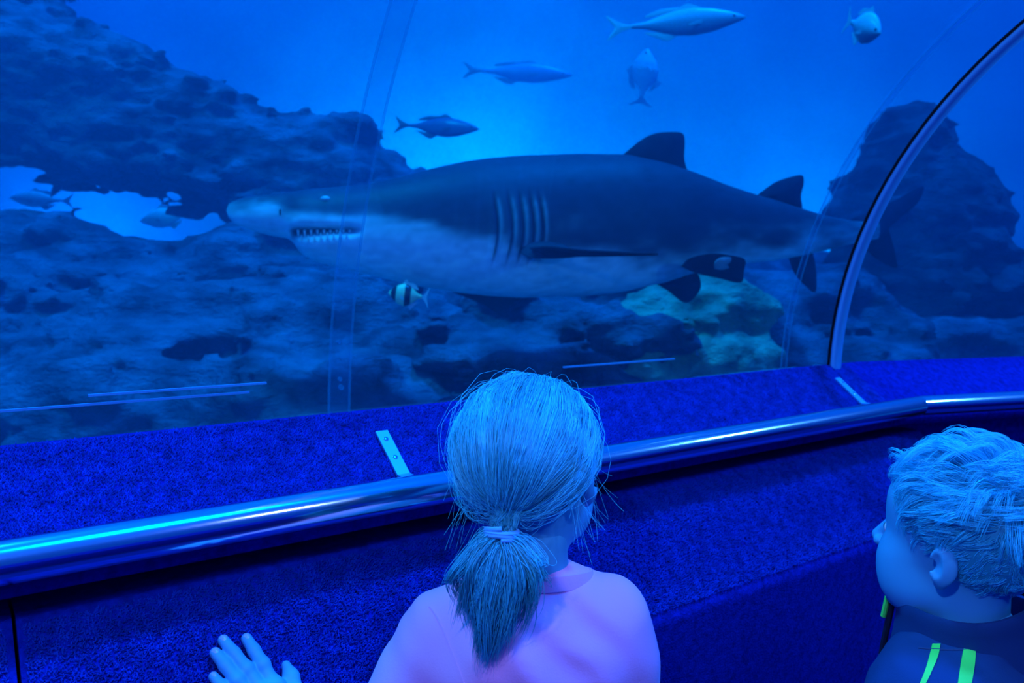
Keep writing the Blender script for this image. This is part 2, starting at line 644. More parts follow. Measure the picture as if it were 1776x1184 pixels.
# ================================================================== tunnel shell
ang = np.linspace(math.radians(2), math.radians(178), 56)
prof = [(CN + RO * math.cos(a), CZ + RO * math.sin(a)) for a in ang] + [(CN + RI * math.cos(a), CZ + RI * math.sin(a)) for a in ang[::-1]]
v, f = sweep(prof, ends)
gl = obj('acrylic_tunnel', v, f, M['acrylic'])
tag(gl, 'clear curved acrylic tunnel shell between the ledge and the water', 'tunnel glass')

def arch_band(t0, t1, r0, r1, a0=2, a1=178, n=60):
    v = []
    for a in np.radians(np.linspace(a0, a1, n)):
        c, s = math.cos(a), math.sin(a)
        for (t, r) in ((t0, r0), (t1, r0), (t1, r1), (t0, r1)):
            v.append(T1(t, CN + r * c, CZ + r * s))
    f = grid_faces(n, 4) + [[3, 2, 1, 0], [(n - 1) * 4 + k for k in range(4)]]
    return v, f

def joint(t0, w, label):
    root = empty('acrylic_joint', T1(t0 + w / 2, CN + RI, CZ))
    tag(root, label, 'panel joint', 'bonded joints of the tunnel glass')
    v, f = arch_band(t0 + 0.003, t0 + w - 0.003, RI - 0.0015, RI - 0.0005)
    obj('bond_strip', v, f, M['joint'], root)
    for q in (t0, t0 + w - 0.003):
        v, f = arch_band(q, q + 0.003, RI - 0.003, RI - 0.0005)
        obj('joint_edge', v, f, M['joint_edge'], root)
    return root
jn = joint(0.449, 0.034, 'pale bonded seam in the glass crossing in front of the shark head')
joint(1.50, 0.022, 'faint line imitating a reflection in the glass near the shark tail')  # seam shape added in place of a line reflected in the glass
for (tt, zz, r) in ((0.468, -0.140, 0.004), (0.466, -0.128, 0.003), (0.462, -0.075, 0.0025)):
    a = math.asin((zz - CZ) / RI)
    c = T1(tt, CN + (RI - 0.003) * math.cos(a), zz)
    v, f = tube([c - ND * 0.002, c + ND * 0.002], [r, r], 10)
    obj('bubble', v, f, M['joint_edge'], jn)

# steel arch rib
def rib(t):
    root = empty('arch_rib', T1(t, CN + RI, CZ))
    tag(root, 'curved polished steel arch rib rising from the ledge at right', 'arch')
    prof = [(-0.017, RI - 0.001), (-0.017, RI - 0.010), (-0.012, RI - 0.017), (-0.004, RI - 0.019), (0.004, RI - 0.019), (0.012, RI - 0.017), (0.017, RI - 0.010), (0.017, RI - 0.001)]
    n = 90
    v = []
    for a in np.radians(np.linspace(2, 178, n)):
        for (dt, r) in prof:
            v.append(T1(t + dt, CN + r * math.cos(a), CZ + r * math.sin(a)))
    f = grid_faces(n, len(prof)) + [list(range(8))[::-1], [(n - 1) * 8 + k for k in range(8)]]
    obj('band', v, f, M['brushed'], root)
    v, f = arch_band(t - 0.021, t - 0.0175, RI - 0.006, RI - 0.001)
    obj('sealing_strip', v, f, M['dark'], root)
    v, f = arch_band(t + 0.0175, t + 0.021, RI - 0.006, RI - 0.001)
    obj('sealing_strip', v, f, M['dark'], root)
rib(1.70)

# thin strips standing in for bright streaks of light low on the glass
def streak_strip(t0, t1, n, z, label):
    pr = [(n, z), (n + 0.005, z), (n + 0.005, z + 0.003), (n, z + 0.003)]
    v, f = sweep(pr, [('t', t0), ('t', t1)])
    tag(obj('light_streak', v, f, M['brushed'], smooth=False), label, 'light streak', 'strips imitating light streaks below the glass')
streak_strip(-0.4, 0.365, 1.133, -0.1495, 'thin strip imitating a light streak behind the glass at lower left')
streak_strip(0.16, 0.39, 1.133, -0.138, 'short bright strip imitating a light streak just above the strip at lower left')
streak_strip(0.95, 1.25, 1.133, -0.148, 'thin strip imitating a light streak behind the glass right of the girl')

# carpeted ledge (section: lip under the rail, slope, foot of the glass)
LN0, LZ0, LN1, LZ1 = 0.945, -0.262, 1.056, -0.176
lsec = rounded([(0.945, -0.262, 0), (LN1, LZ1, 0.006), (1.10, LZ1 - 0.012, 0), (1.10, -0.40, 0), (0.99, -0.40, 0), (0.99, -0.3095, 0), (0.920, -0.3095, 0.008), (0.917, -0.290, 0.012)])
v, f = sweep(lsec, [('t', -2.6), ('b',), ('u', 5.5)])
ledge = obj('carpeted_ledge', v, f, M['carpet'])
tag(ledge, 'sloping ledge covered in bright blue carpet below the glass', 'ledge')

PN0, PZ0, PN1, PZ1 = 0.926, -0.330, 0.790, -0.488
psec = rounded([(PN0 + 0.004, PZ0, 0.010), (PN1, PZ1, 0.012), (0.94, -H + 0.001, 0), (1.09, -H + 0.001, 0), (1.09, -0.42, 0), (0.985, -0.42, 0), (0.985, PZ0, 0)])
panels = []
for (a, b, lab) in (([('t', -2.6), ('t', 0.055)], None, 'blue carpeted wall panel at the far left end below the rail'),
                    ([('t', 0.0585), ('t', 1.86)], None, 'long blue carpeted wall panel below the rail behind the girl')):
    v, f = sweep(psec, a)
    o = obj('carpet_panel', v, f, M['carpet'])
    tag(o, lab, 'wall panel', 'carpeted panels below the rail')
    panels.append(o)
# recess after the bend
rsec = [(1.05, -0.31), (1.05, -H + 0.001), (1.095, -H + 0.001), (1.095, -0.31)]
v, f = sweep(rsec, [('t', 1.862), ('b',), ('u', 5.5)])
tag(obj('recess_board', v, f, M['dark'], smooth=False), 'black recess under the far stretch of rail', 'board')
# back board of the gap
gsec = [(1.0, -0.30), (1.0, -0.44), (1.03, -0.44), (1.03, -0.30)]

# opposite side of the tunnel (mirrored section), floor
def mir(sec):
    return [(2 * CN - n, z) for (n, z) in sec][::-1]
v, f = sweep(mir(lsec), [('t', -2.6), ('b',), ('u', 5.5)])
tag(obj('carpeted_ledge', v, f, M['carpet']), 'blue carpeted ledge on the opposite side behind the viewer', 'ledge')
v, f = sweep(mir(psec), [('t', -2.6), ('b',), ('u', 5.5)])
tag(obj('carpet_panel', v, f, M['carpet']), 'blue carpeted panel on the opposite side behind the viewer', 'wall panel')
fsec = [(1.095, -H), (1.095, -H - 0.04), (2 * CN - 1.095, -H - 0.04), (2 * CN - 1.095, -H)]
v, f = sweep(fsec, [('t', -2.6), ('b',), ('u', 5.5)])
tag(obj('floor', v, f, M['floor'], smooth=False), kind='structure')

# carpet pile: uncountable tufts
def pile(parent, n0, z0, n1, z1, t0, t1, dens, h, seg2=None):
    def tufts(A, B, C, D, cnt):
        u, w = rng.random(cnt)[:, None], rng.random(cnt)[:, None]
        p = A * (1 - u) * (1 - w) + B * u * (1 - w) + C * u * w + D * (1 - u) * w
        nrm = np.cross(B - A, D - A); nrm /= np.linalg.norm(nrm)
        if nrm @ np.array([0, 0, 1.0]) < 0: nrm = -nrm
        hh = h * (0.5 + rng.random((cnt, 1)))
        tip = p + nrm * hh + rng.normal(size=(cnt, 3)) * h * 0.45
        e1 = (B - A) / np.linalg.norm(B - A); e2 = np.cross(nrm, e1)
        ph = rng.random(cnt) * 6.28
        r = h * 0.42
        vs_ = []
        for k in range(3):
            q = ph + k * 2.094
            vs_.append(p + r * (np.cos(q)[:, None] * e1 + np.sin(q)[:, None] * e2) - nrm * 0.0004)
        v = np.stack(vs_ + [tip], 1).reshape(-1, 3)
        b = np.arange(cnt) * 4
        f = np.vstack([np.stack([b, b + 1, b + 3], 1), np.stack([b + 1, b + 2, b + 3], 1), np.stack([b + 2, b, b + 3], 1)])
        return v, f
    A, B, C, D = T1(t0, n0, z0), T1(t1, n0, z0), T1(t1, n1, z1), T1(t0, n1, z1)
    cnt = int(np.linalg.norm(B - A) * np.linalg.norm(D - A) * dens)
    v, f = tufts(A, B, C, D, cnt)
    o = obj('carpet_pile', v, f, M['pile'], parent, smooth=False)
    o['kind'] = 'stuff'
pile(ledge, LN0, LZ0, LN1 - 0.003, LZ1 - 0.002, -0.15, 1.75, 330000, 0.0030)
pile(panels[1], PN0 - 0.003, PZ0 - 0.008, PN1 + 0.004, PZ1 + 0.012, 0.064, 1.86, 240000, 0.0030)
pile(panels[0], PN0 - 0.003, PZ0 - 0.008, PN1 + 0.004, PZ1 + 0.012, -0.15, 0.048, 240000, 0.0030)

# steel handrail: two lengths, mitred at the bend, with flat straps screwed to the ledge
RN, RZ, RR = 0.890, -0.262, 0.0220
def rail(stations, label, straps):
    pr = [(RN + RR * math.cos(a), RZ + RR * math.sin(a)) for a in np.linspace(0, 2 * math.pi, 33)[:-1]]
    v, f = sweep(pr, stations)
    root = empty('handrail', station(stations[0], RN, RZ - RR))
    tag(root, label, 'handrail', 'steel handrails along the ledge')
    obj('rail_tube', v, f, M['steel'], root)
    d = np.array([LN1 - LN0, LZ1 - LZ0]); d /= np.linalg.norm(d)
    for t in straps:
        a = np.array([0.952, LZ0 + (0.952 - LN0) * d[1] / d[0]]); b = a + d * 0.082
        m = (a + b) / 2
        nn = np.array([-d[1], d[0]])
        m2 = m + nn * 0.0045
        v, f = box(T1(t, m2[0], m2[1]), TD * 0.0095, (ND * d[0] + np.array([0, 0, d[1]])) * 0.041, (ND * nn[0] + np.array([0, 0, nn[1]])) * 0.0018)
        st = obj('strap', v, f, M['brushed'], root, smooth=False)
        # bent tongue that reaches down to the rail
        q = a + nn * 0.0045
        v, f = box((T1(t, q[0], q[1]) + T1(t, RN + RR * 0.75, RZ + RR * 0.3)) / 2, TD * 0.0095, (T1(t, q[0], q[1]) - T1(t, RN + RR * 0.75, RZ + RR * 0.3)) / 2, np.array([0, 0, 0.0018]))
        obj('tongue', v, f, M['brushed'], st, smooth=False)
        for k in (0.2, 0.62):
            q = a + d * 0.082 * (1 - k) + nn * 0.0062
            c = T1(t, q[0], q[1]); up = ND * nn[0] + np.array([0, 0, nn[1]])
            v, f = tube([c, c + up * 0.0010, c + up * 0.0018], [0.0038, 0.0036, 0.0018], 12)
            obj('screw', v, f, M['steel'], st)
rail([('t', -2.6), ('b',)], 'thick polished steel handrail passing behind the girl', (0.512, 1.655))
rail([('b',), ('u', 5.5)], 'short far handrail after the bend above the boy', ())

# unseen fill lamps added on the tunnel crown to light children, rail and carpet
def fill_spot(t, n, z, aim, color, energy, size, label):
    p = T1(t, n, z)
    d = np.asarray(aim, dtype=float) - p; d /= np.linalg.norm(d)
    root = empty('added_fill_spot', p)
    tag(root, label, 'lamp', 'unseen fill spotlights added on the tunnel crown')
    v, f = tube([p - d * 0.09, p - d * 0.08, p - d * 0.01, p], [0.02, 0.04, 0.045, 0.045], 20)
    obj('housing', v, f, M['lamp_body'], root)
    top = T1(t, n, CZ + math.sqrt(RI ** 2 - (n - CN) ** 2) - 0.002)
    v, f = tube([p - d * 0.05, top], 0.008, 10)
    obj('bracket', v, f, M['lamp_body'], root)
    L = light('fill_spot_beam', 'AREA', p + d * 0.004, d, color, energy, shape='DISK', size=size)
    L.parent = root
    L.location = tuple(d * 0.004)
fill_spot(-0.35, 0.05, 0.56, T1(0.75, 0.8, -0.35), (0.27, 0.42, 1.0), 5.0, 0.085, 'unseen fill spotlight added on the tunnel crown to the left of the viewer')
# an unseen lamp bank added over the water for rail highlights and hair light
def fill_bank(p, aim, color, energy, label):
    p = np.asarray(p, dtype=float); d = np.asarray(aim) - p; d /= np.linalg.norm(d)
    root = empty('added_lamp_bank', p)
    tag(root, label, 'lamp')
    sx = np.cross(d, [0, 0, 1.0]); sx /= np.linalg.norm(sx); sy = np.cross(sx, d)
    v, f = box(p - d * 0.07, sx * 0.62, sy * 0.24, d * 0.06)
    obj('housing', v, f, M['lamp_body'], root, smooth=False)
    L = light('fill_bank_beam', 'AREA', p, d, color, energy, shape='RECTANGLE', size=1.2, size_y=0.44)
    L.parent = root
    L.location = (0, 0, 0)
fill_bank(T1(-0.55, 2.3, 4.5), T1(0.4, 0.9, -0.3), (0.03, 0.45, 1.0), 380, 'large unseen lamp bank added over the water left of the tunnel')
fill_spot(0.75, -0.10, 0.55, T1(1.1, 0.7, -0.35), (0.27, 0.42, 1.0), 1.7, 0.085, 'unseen fill spotlight added on the tunnel crown above the boy')

fill_spot(2.45, 0.05, 0.50, T1(1.25, 0.88, -0.36), (0.10, 0.48, 1.0), 4.5, 0.085, 'unseen spotlight added on the tunnel crown beyond the bend to brighten the rail')

# unseen floodlights added behind the reef to make the back wall glow
def add_flood(x, y, z, aim, color, energy, spot, label):
    p = np.array([x, y, z]); d = np.asarray(aim) - p; d = d / np.linalg.norm(d)
    root = empty('fill_flood', (x, y, ZF - 0.1))
    tag(root, label, 'lamp', 'unseen floodlights added behind the reef')
    v, f = tube([p - d * 0.2, p - d * 0.18, p - d * 0.02, p], [0.05, 0.10, 0.13, 0.13], 20)
    obj('housing', v, f, M['lamp_body'], root)
    v, f = tube([np.array([x, y, ZF - 0.1]), p - d * 0.15], 0.03, 10)
    obj('stand', v, f, M['lamp_body'], root)
    L = light('fill_flood_beam', 'SPOT', p + d * 0.02, d, color, energy, spot_size=math.radians(spot), spot_blend=1.0, shadow_soft_size=0.12)
    L.parent = root
    L.location = tuple(p + d * 0.02 - np.array([x, y, ZF - 0.1]))
add_flood(-0.7, 8.2, 0.8, (-0.6, YF, 2.7), (0.0, 0.48, 1.0), 1700, 140, 'unseen added floodlight behind the reef on the left')
add_flood(3.7, 8.3, 0.6, (3.9, YF, 2.2), (0.0, 0.40, 1.0), 750, 140, 'unseen added floodlight behind the reef in the middle')
add_flood(-5.6, 8.3, 0.8, (-5.6, YF, 2.3), (0.0, 0.25, 1.0), 900, 140, 'unseen added floodlight behind the reef at the far left')
# ================================================================== reef rocks
def rock(name, label, chains, res, amp, freq, mat, seed, k=0.12, aniso=(0.75, 0.75, 1.6)):
    """chains: lists of (px, py, depth, radius in metres): rounded masses, roughened by noise"""
    pts = np.array([P(a, b, c) for ch in chains for (a, b, c, r) in ch]); rr = np.array([r for ch in chains for (_, _, _, r) in ch])
    lo = (pts - rr[:, None]).min(0) - 0.3; hi = (pts + rr[:, None]).max(0) + 0.3
    lo[2] = max(lo[2], ZF - 0.12)
    fl = Field(lo, hi, res)
    for ch in chains:
        q = [P(a, b, c) for (a, b, c, r) in ch]; r = [x[3] for x in ch]
        if len(q) == 1:
            fl.cap(q[0], q[0] + np.array([0, 0, 0.001]), r[0], r[0], k)
        else:
            fl.chain(q, r, k)
    an = np.array(aniso)
    def fn(p):
        a = fbm(p * freq * an, 4, seed, 0.55)
        b = np.abs(vnoise(p * freq * 0.45 * an, seed + 9))
        return amp * (a * 0.75 + b * 1.1 - 0.35)
    fl.displace(fn, amp * 2.6)
    v, f = fl.mesh()
    o = obj(name, v, f, mat)
    tag(o, label, 'rock', 'reef rocks in the tank')
    return o

rock('reef_rock', 'massive overhanging reef ridge sloping down from the upper left',
     [[(-330, 40, 5.0, 0.75), (-120, 95, 4.9, 0.68), (0, 128, 4.8, 0.56), (180, 203, 4.8, 0.385), (400, 258, 4.8, 0.33), (560, 312, 4.8, 0.35), (680, 352, 4.8, 0.25), (742, 372, 4.8, 0.17)],
      [(520, 330, 4.9, 0.30), (610, 380, 4.9, 0.38), (660, 480, 4.8, 0.35)]],
     0.02, 0.13, 4.6, M['rock'], 3)
rock('reef_rock', 'broad low reef below the shark head at left',
     [[(-330, 430, 4.5, 0.32), (0, 470, 4.4, 0.32), (120, 502, 4.35, 0.32), (240, 545, 4.3, 0.32), (400, 526, 4.4, 0.32), (520, 500, 4.5, 0.33), (700, 560, 4.4, 0.35)],
      [(-300, 600, 4.0, 0.40), (0, 625, 3.8, 0.40), (250, 650, 3.7, 0.36), (480, 640, 3.7, 0.38), (700, 660, 3.7, 0.38)],
      [(-200, 800, 3.3, 0.40), (150, 810, 3.1, 0.38), (420, 790, 3.1, 0.34), (700, 800, 3.2, 0.38)]],
     0.022, 0.13, 4.4, M['rock'], 21, k=0.22)
rock('reef_rock', 'low rugged reef under the shark belly in the middle',
     [[(640, 600, 4.3, 0.33), (850, 585, 4.3, 0.33), (1050, 590, 4.4, 0.35), (1250, 600, 4.5, 0.35)],
      [(700, 660, 3.6, 0.32), (900, 670, 3.6, 0.32), (1080, 670, 3.7, 0.32)],
      [(800, 800, 3.1, 0.34), (1000, 790, 3.1, 0.34)]],
     0.022, 0.13, 4.6, M['rock'], 33, k=0.22)
rock('coral_rock', 'pale teal coral rock under the shark pelvic fins',
     [[(1100, 560, 3.8, 0.13), (1170, 545, 3.85, 0.16), (1240, 530, 3.9, 0.17), (1290, 545, 3.9, 0.12)],
      [(1120, 620, 3.7, 0.18), (1220, 620, 3.75, 0.20), (1300, 620, 3.8, 0.16)]],
     0.016, 0.085, 5.0, M['rock_coral'], 47, k=0.08)
rock('reef_rock', 'rounded reef rock below the shark tail left of the steel arch',
     [[(1310, 530, 4.6, 0.22), (1400, 540, 4.6, 0.24), (1500, 560, 4.7, 0.25)],
      [(1320, 640, 4.2, 0.28), (1450, 650, 4.3, 0.28), (1560, 650, 4.4, 0.28)]],
     0.024, 0.11, 3.4, M['rock'], 58, k=0.15)
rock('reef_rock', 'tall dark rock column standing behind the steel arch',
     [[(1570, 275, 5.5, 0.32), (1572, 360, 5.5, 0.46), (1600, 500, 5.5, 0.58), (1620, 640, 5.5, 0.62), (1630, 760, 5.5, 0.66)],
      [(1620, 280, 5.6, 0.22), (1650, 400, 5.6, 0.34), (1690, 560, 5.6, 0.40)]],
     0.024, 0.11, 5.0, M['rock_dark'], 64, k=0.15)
rock('reef_rock', 'low hazy reef at the far right edge',
     [[(1620, 640, 4.9, 0.26), (1760, 630, 5.0, 0.28), (1950, 610, 5.2, 0.32)],
      [(1760, 560, 6.6, 0.35), (1900, 500, 6.8, 0.45), (2050, 480, 7.0, 0.5)]],
     0.028, 0.13, 3.0, M['rock'], 77, k=0.15)
# the part of the reef that carries on past the left edge, and back rock hiding the added floodlights
rock('reef_rock', 'distant blurred reef seen beneath the shark tail',
     [[(700, 520, 6.8, 0.42), (900, 520, 6.9, 0.42), (1100, 515, 7.0, 0.45), (1300, 510, 7.0, 0.45), (1480, 520, 7.0, 0.45)],
      [(700, 600, 6.6, 0.5), (1100, 600, 6.6, 0.5), (1480, 600, 6.6, 0.5)]],
     0.04, 0.15, 2.4, M['rock'], 85, k=0.2)
# ================================================================== fins, fish and the shark
def fin_mesh(outline, nrm, th, edge=0.0015):
    """closed outline (world points) -> a lens-shaped fin, thick in the middle"""
    o = np.asarray(outline, dtype=float); c = o.mean(0); n = len(o)
    nrm = np.asarray(nrm, dtype=float); nrm = nrm / np.linalg.norm(nrm)
    inner = c + (o - c) * 0.55
    v = [p + nrm * edge for p in o] + [p + nrm * th for p in inner] + [c + nrm * th]
    v += [p - nrm * edge for p in o] + [p - nrm * th for p in inner] + [c - nrm * th]
    m = 2 * n + 1
    f = []
    for i in range(n):
        j = (i + 1) % n
        f += [[i, j, n + j, n + i], [n + i, n + j, 2 * n]]
        f += [[m + j, m + i, m + n + i, m + n + j], [m + n + j, m + n + i, m + 2 * n]]
        f += [[j, i, m + i, m + j]]
    return v, f

def smooth_outline(pts, n=26):
    pts = [np.asarray(p, dtype=float) for p in pts]
    return catmull(pts, n)

def fish_mat(name, back, belly, rough=0.35):
    return pmat(name, back, rough, spec=0.6, attr='Col')
M['fish'] = pmat('fish_skin', (0.4, 0.5, 0.6), 0.35, spec=0.6, attr='Col')
M['fin'] = pmat('fish_fin', (0.10, 0.13, 0.18), 0.5)
M['fin_pale'] = pmat('pale_fish_fin', (0.45, 0.6, 0.65), 0.5)
M['eye'] = pmat('fish_eye', (0.01, 0.01, 0.015), 0.1)
FISH_PROF = [(0, .02, .02), (.05, .26, .22), (.15, .55, .5), (.3, .85, .85), (.45, 1, 1), (.6, .88, .92), (.75, .58, .6), (.88, .25, .25), (1, .16, .16)]
def fish(name, label, loc, length, height, az, pitch, back, belly, bars=None, fin='fin', roll=0.0, group='fish swimming in the tank'):
    fx = np.array([math.sin(az) * math.cos(pitch), math.cos(az) * math.cos(pitch), math.sin(pitch)])     # towards the head
    side = np.array([math.cos(az), -math.sin(az), 0])
    up = np.cross(side, fx)
    up, side = up * math.cos(roll) + side * math.sin(roll), side * math.cos(roll) - up * math.sin(roll)
    c = np.asarray(loc, dtype=float)
    head = c + fx * length / 2
    root = empty(name, c - np.array([0, 0, height / 2]))
    tag(root, label, 'fish', group)
    L = length * 0.82
    N, K = 40, 24
    xs = np.linspace(0, 1, N); pr = np.array(FISH_PROF)
    hu = np.interp(xs, pr[:, 0], pr[:, 1]) * height / 2; hl = np.interp(xs, pr[:, 0], pr[:, 2]) * height / 2
    hw = np.minimum(hu, hl) * 0.55
    v, cols = [], []
    for i in range(N):
        for k in range(K):
            th = 2 * math.pi * k / K
            s = math.sin(th)
            h = hu[i] if s > 0 else hl[i]
            v.append(head - fx * xs[i] * L + up * h * s + side * hw[i] * math.cos(th))
            w = 1 / (1 + math.exp(-s * 6))
            q = np.array(belly) * (1 - w) + np.array(back) * w
            if bars:
                for (a, b) in bars:
                    if a < xs[i] < b: q = np.array([0.006, 0.008, 0.02])
            cols.append(q)
    f = grid_faces(N, K) + [list(range(K))[::-1], [(N - 1) * K + k for k in range(K)]]
    b = obj('body', v, f, M['fish'], root)
    col_attr(b, np.array(cols))
    def fin_part(nm, pts, nrm, th=0.006):
        w = [head - fx * x * length + up * y * height + side * z * height for (x, y, z) in pts]
        w = smooth_outline(w + [w[0]], 24)[:-1]
        v, f = fin_mesh(w, nrm, th * length, 0.0008)
        obj(nm, v, f, M[fin], root)
    fin_part('tail_fin', [(.80, 0.03, 0), (.90, .18, 0), (1.0, .48, 0), (.95, .1, 0), (.94, 0, 0), (.95, -.1, 0), (1.0, -.46, 0), (.90, -.18, 0), (.80, -.03, 0)], side)
    fin_part('dorsal_fin', [(.28, .38, 0), (.40, .66, 0), (.47, .56, 0), (.62, .52, 0), (.72, .28, 0), (.5, .36, 0)], side)
    fin_part('anal_fin', [(.48, -.42, 0), (.56, -.62, 0), (.64, -.48, 0), (.72, -.26, 0)], side)
    for sg in (-1, 1):
        fin_part('pectoral_fin', [(.24, -.05, .16 * sg), (.32, -.02, .26 * sg), (.42, -.2, .34 * sg), (.32, -.16, .24 * sg)], up)
        e = head - fx * 0.09 * length + up * 0.06 * height + side * sg * np.interp(.11, xs, hw) * 0.86
        r = 0.05 * height
        v, f = tube([e - side * sg * r * .6, e, e + side * sg * r * .5, e + side * sg * r * .7], [r * .6, r, r * .7, r * .1], 12)
        obj('eye', v, f, M['eye'], root)
    return root
D90 = math.pi / 2
fish('silver_fish', 'dark fish silhouette above the reef beside the seam', P(757, 220, 5.0), 0.56, 0.12, D90 + .25, -0.10, (.08, .15, .28), (.10, .18, .32))
fish('silver_fish', 'pale silver fish with bright tail near the top of the tank', P(1172, 40, 3.9), 0.66, 0.13, D90 + .1, 0.05, (.42, .6, .7), (.16, .26, .36), fin='fin_pale')
fish('silver_fish', 'faint distant fish left of the pale top fish', P(898, 126, 7.2), 0.98, 0.17, D90, -0.05, (.35, .6, .8), (.4, .65, .85), fin='fin_pale')
fish('silver_fish', 'small white and dark fish swimming head-on at the upper right', P(1496, 46, 4.0), 0.30, 0.15, math.pi - 0.25, -0.5, (.8, .9, .95), (.02, .03, .06), fin='fin_pale')
fish('silver_fish', 'pale hazy fish in the gap between the rocks near the shark snout', P(292, 376, 6.4), 0.46, 0.16, -D90, -0.15, (.9, 1, 1), (.9, 1, 1), fin='fin_pale')
fish('silver_fish', 'pale fish low in the rock gap at the far left', P(72, 346, 6.3), 0.50, 0.13, -D90, 0.05, (.7, .85, .85), (.9, 1, 1), fin='fin_pale')
fish('dark_fish', 'dark fish diving in the rock gap at the far left', P(108, 312, 5.7), 0.30, 0.07, -D90, -0.95, (.02, .03, .06), (.04, .05, .1))
fish('silver_fish', 'ghostly pale upright form in the open water, built as a fish', P(1117, 135, 7.4), 0.52, 0.25, D90, 1.45, (.85, 1, 1), (.85, 1, 1), fin='fin_pale')  # pale upright form, drawn with the fish shape
fish('striped_fish', 'small yellowish fish with dark bars below the shark jaw', P(709, 512, 2.62), 0.135, 0.075, -D90, 0.12, (.55, .75, .42), (.6, .8, .5), bars=[(.10, .24), (.50, .68)], fin='fin_pale')

# ---- the shark
UP = [(393, 364), (397, 354), (408, 347), (430, 342), (470, 337), (540, 329), (600, 324), (650, 318), (700, 306), (750, 293), (800, 282), (850, 275), (900, 271), (1000, 268), (1080, 269), (1150, 284), (1200, 301), (1250, 320), (1300, 336), (1340, 347), (1390, 363), (1440, 377), (1480, 383), (1520, 386)]
LO = [(393, 366), (397, 378), (408, 389), (430, 398), (470, 409), (498, 413), (508, 418), (514, 428), (524, 441), (545, 453), (600, 468), (650, 479), (700, 491), (750, 501), (800, 508), (850, 513), (900, 516), (1000, 515), (1080, 506), (1150, 490), (1200, 474), (1250, 462), (1300, 456), (1340, 452), (1390, 444), (1440, 432), (1480, 422), (1520, 414)]
DP = [(393, 2.72), (700, 2.76), (900, 2.84), (1150, 2.99), (1300, 3.15), (1400, 3.32), (1480, 3.52), (1520, 3.66)]
HW = [(393, .1), (400, .55), (430, .95), (480, 1.12), (540, 1.1), (600, 1.02), (700, .92), (850, .84), (1000, .80), (1150, .76), (1300, .66), (1440, .6), (1520, .5)]
BD = [(393, 357), (420, 359), (450, 357), (484, 363), (500, 371), (560, 377), (620, 384), (700, 402), (800, 424), (900, 436), (1000, 446), (1150, 452), (1300, 440), (1450, 420), (1520, 414)]
ip = lambda tab, x: np.interp(x, [q[0] for q in tab], [q[1] for q in tab])
SHX = np.concatenate([np.linspace(393, 410, 10), np.arange(412.5, 820, 2.5), np.arange(821.5, 930, 1.5), np.arange(932.5, 1521, 3.0)])
NS, KS = len(SHX), 112
XD = np.arange(393, 1521, 1.0)
def smt(tab, sg):
    k = np.exp(-0.5 * (np.arange(-4 * sg, 4 * sg + 1) / sg) ** 2); k /= k.sum()
    return np.interp(SHX, XD, np.convolve(np.pad(ip(tab, XD), 4 * sg, mode='edge'), k, 'valid'))
bl = np.clip((SHX - 398) / 25, 0, 1)
uz = ip(UP, SHX) * (1 - bl) + smt(UP, 8) * bl
lz = ip(LO, SHX) * (1 - bl) + smt(LO, 5) * bl
dp = smt(DP, 40)
pu = np.array([P(x, a, d) for x, a, d in zip(SHX, uz, dp)]); pl = np.array([P(x, a, d) for x, a, d in zip(SHX, lz, dp)])
mid = (pu + pl) / 2
hh = np.linalg.norm(pu - pl, axis=1) / 2
tg = np.gradient(mid, SHX, axis=0); tg[:, 2] = 0; tg /= np.linalg.norm(tg, axis=1)[:, None]
lat = np.stack([tg[:, 1], -tg[:, 0], np.zeros(NS)], 1)          # horizontal, towards the viewer
hw = hh * (ip(HW, SHX) * (1 - bl) + smt(HW, 14) * bl)
V_, C_ = [], []
SHROOT = empty('shark', mid[NS // 2] - np.array([0, 0, 0.3]))
tag(SHROOT, 'large grey shark with pale belly and bared teeth swimming left', 'shark')
th = 2 * np.pi * np.arange(KS) / KS
GILL = [842, 864, 881, 897, 911]
nzs = None
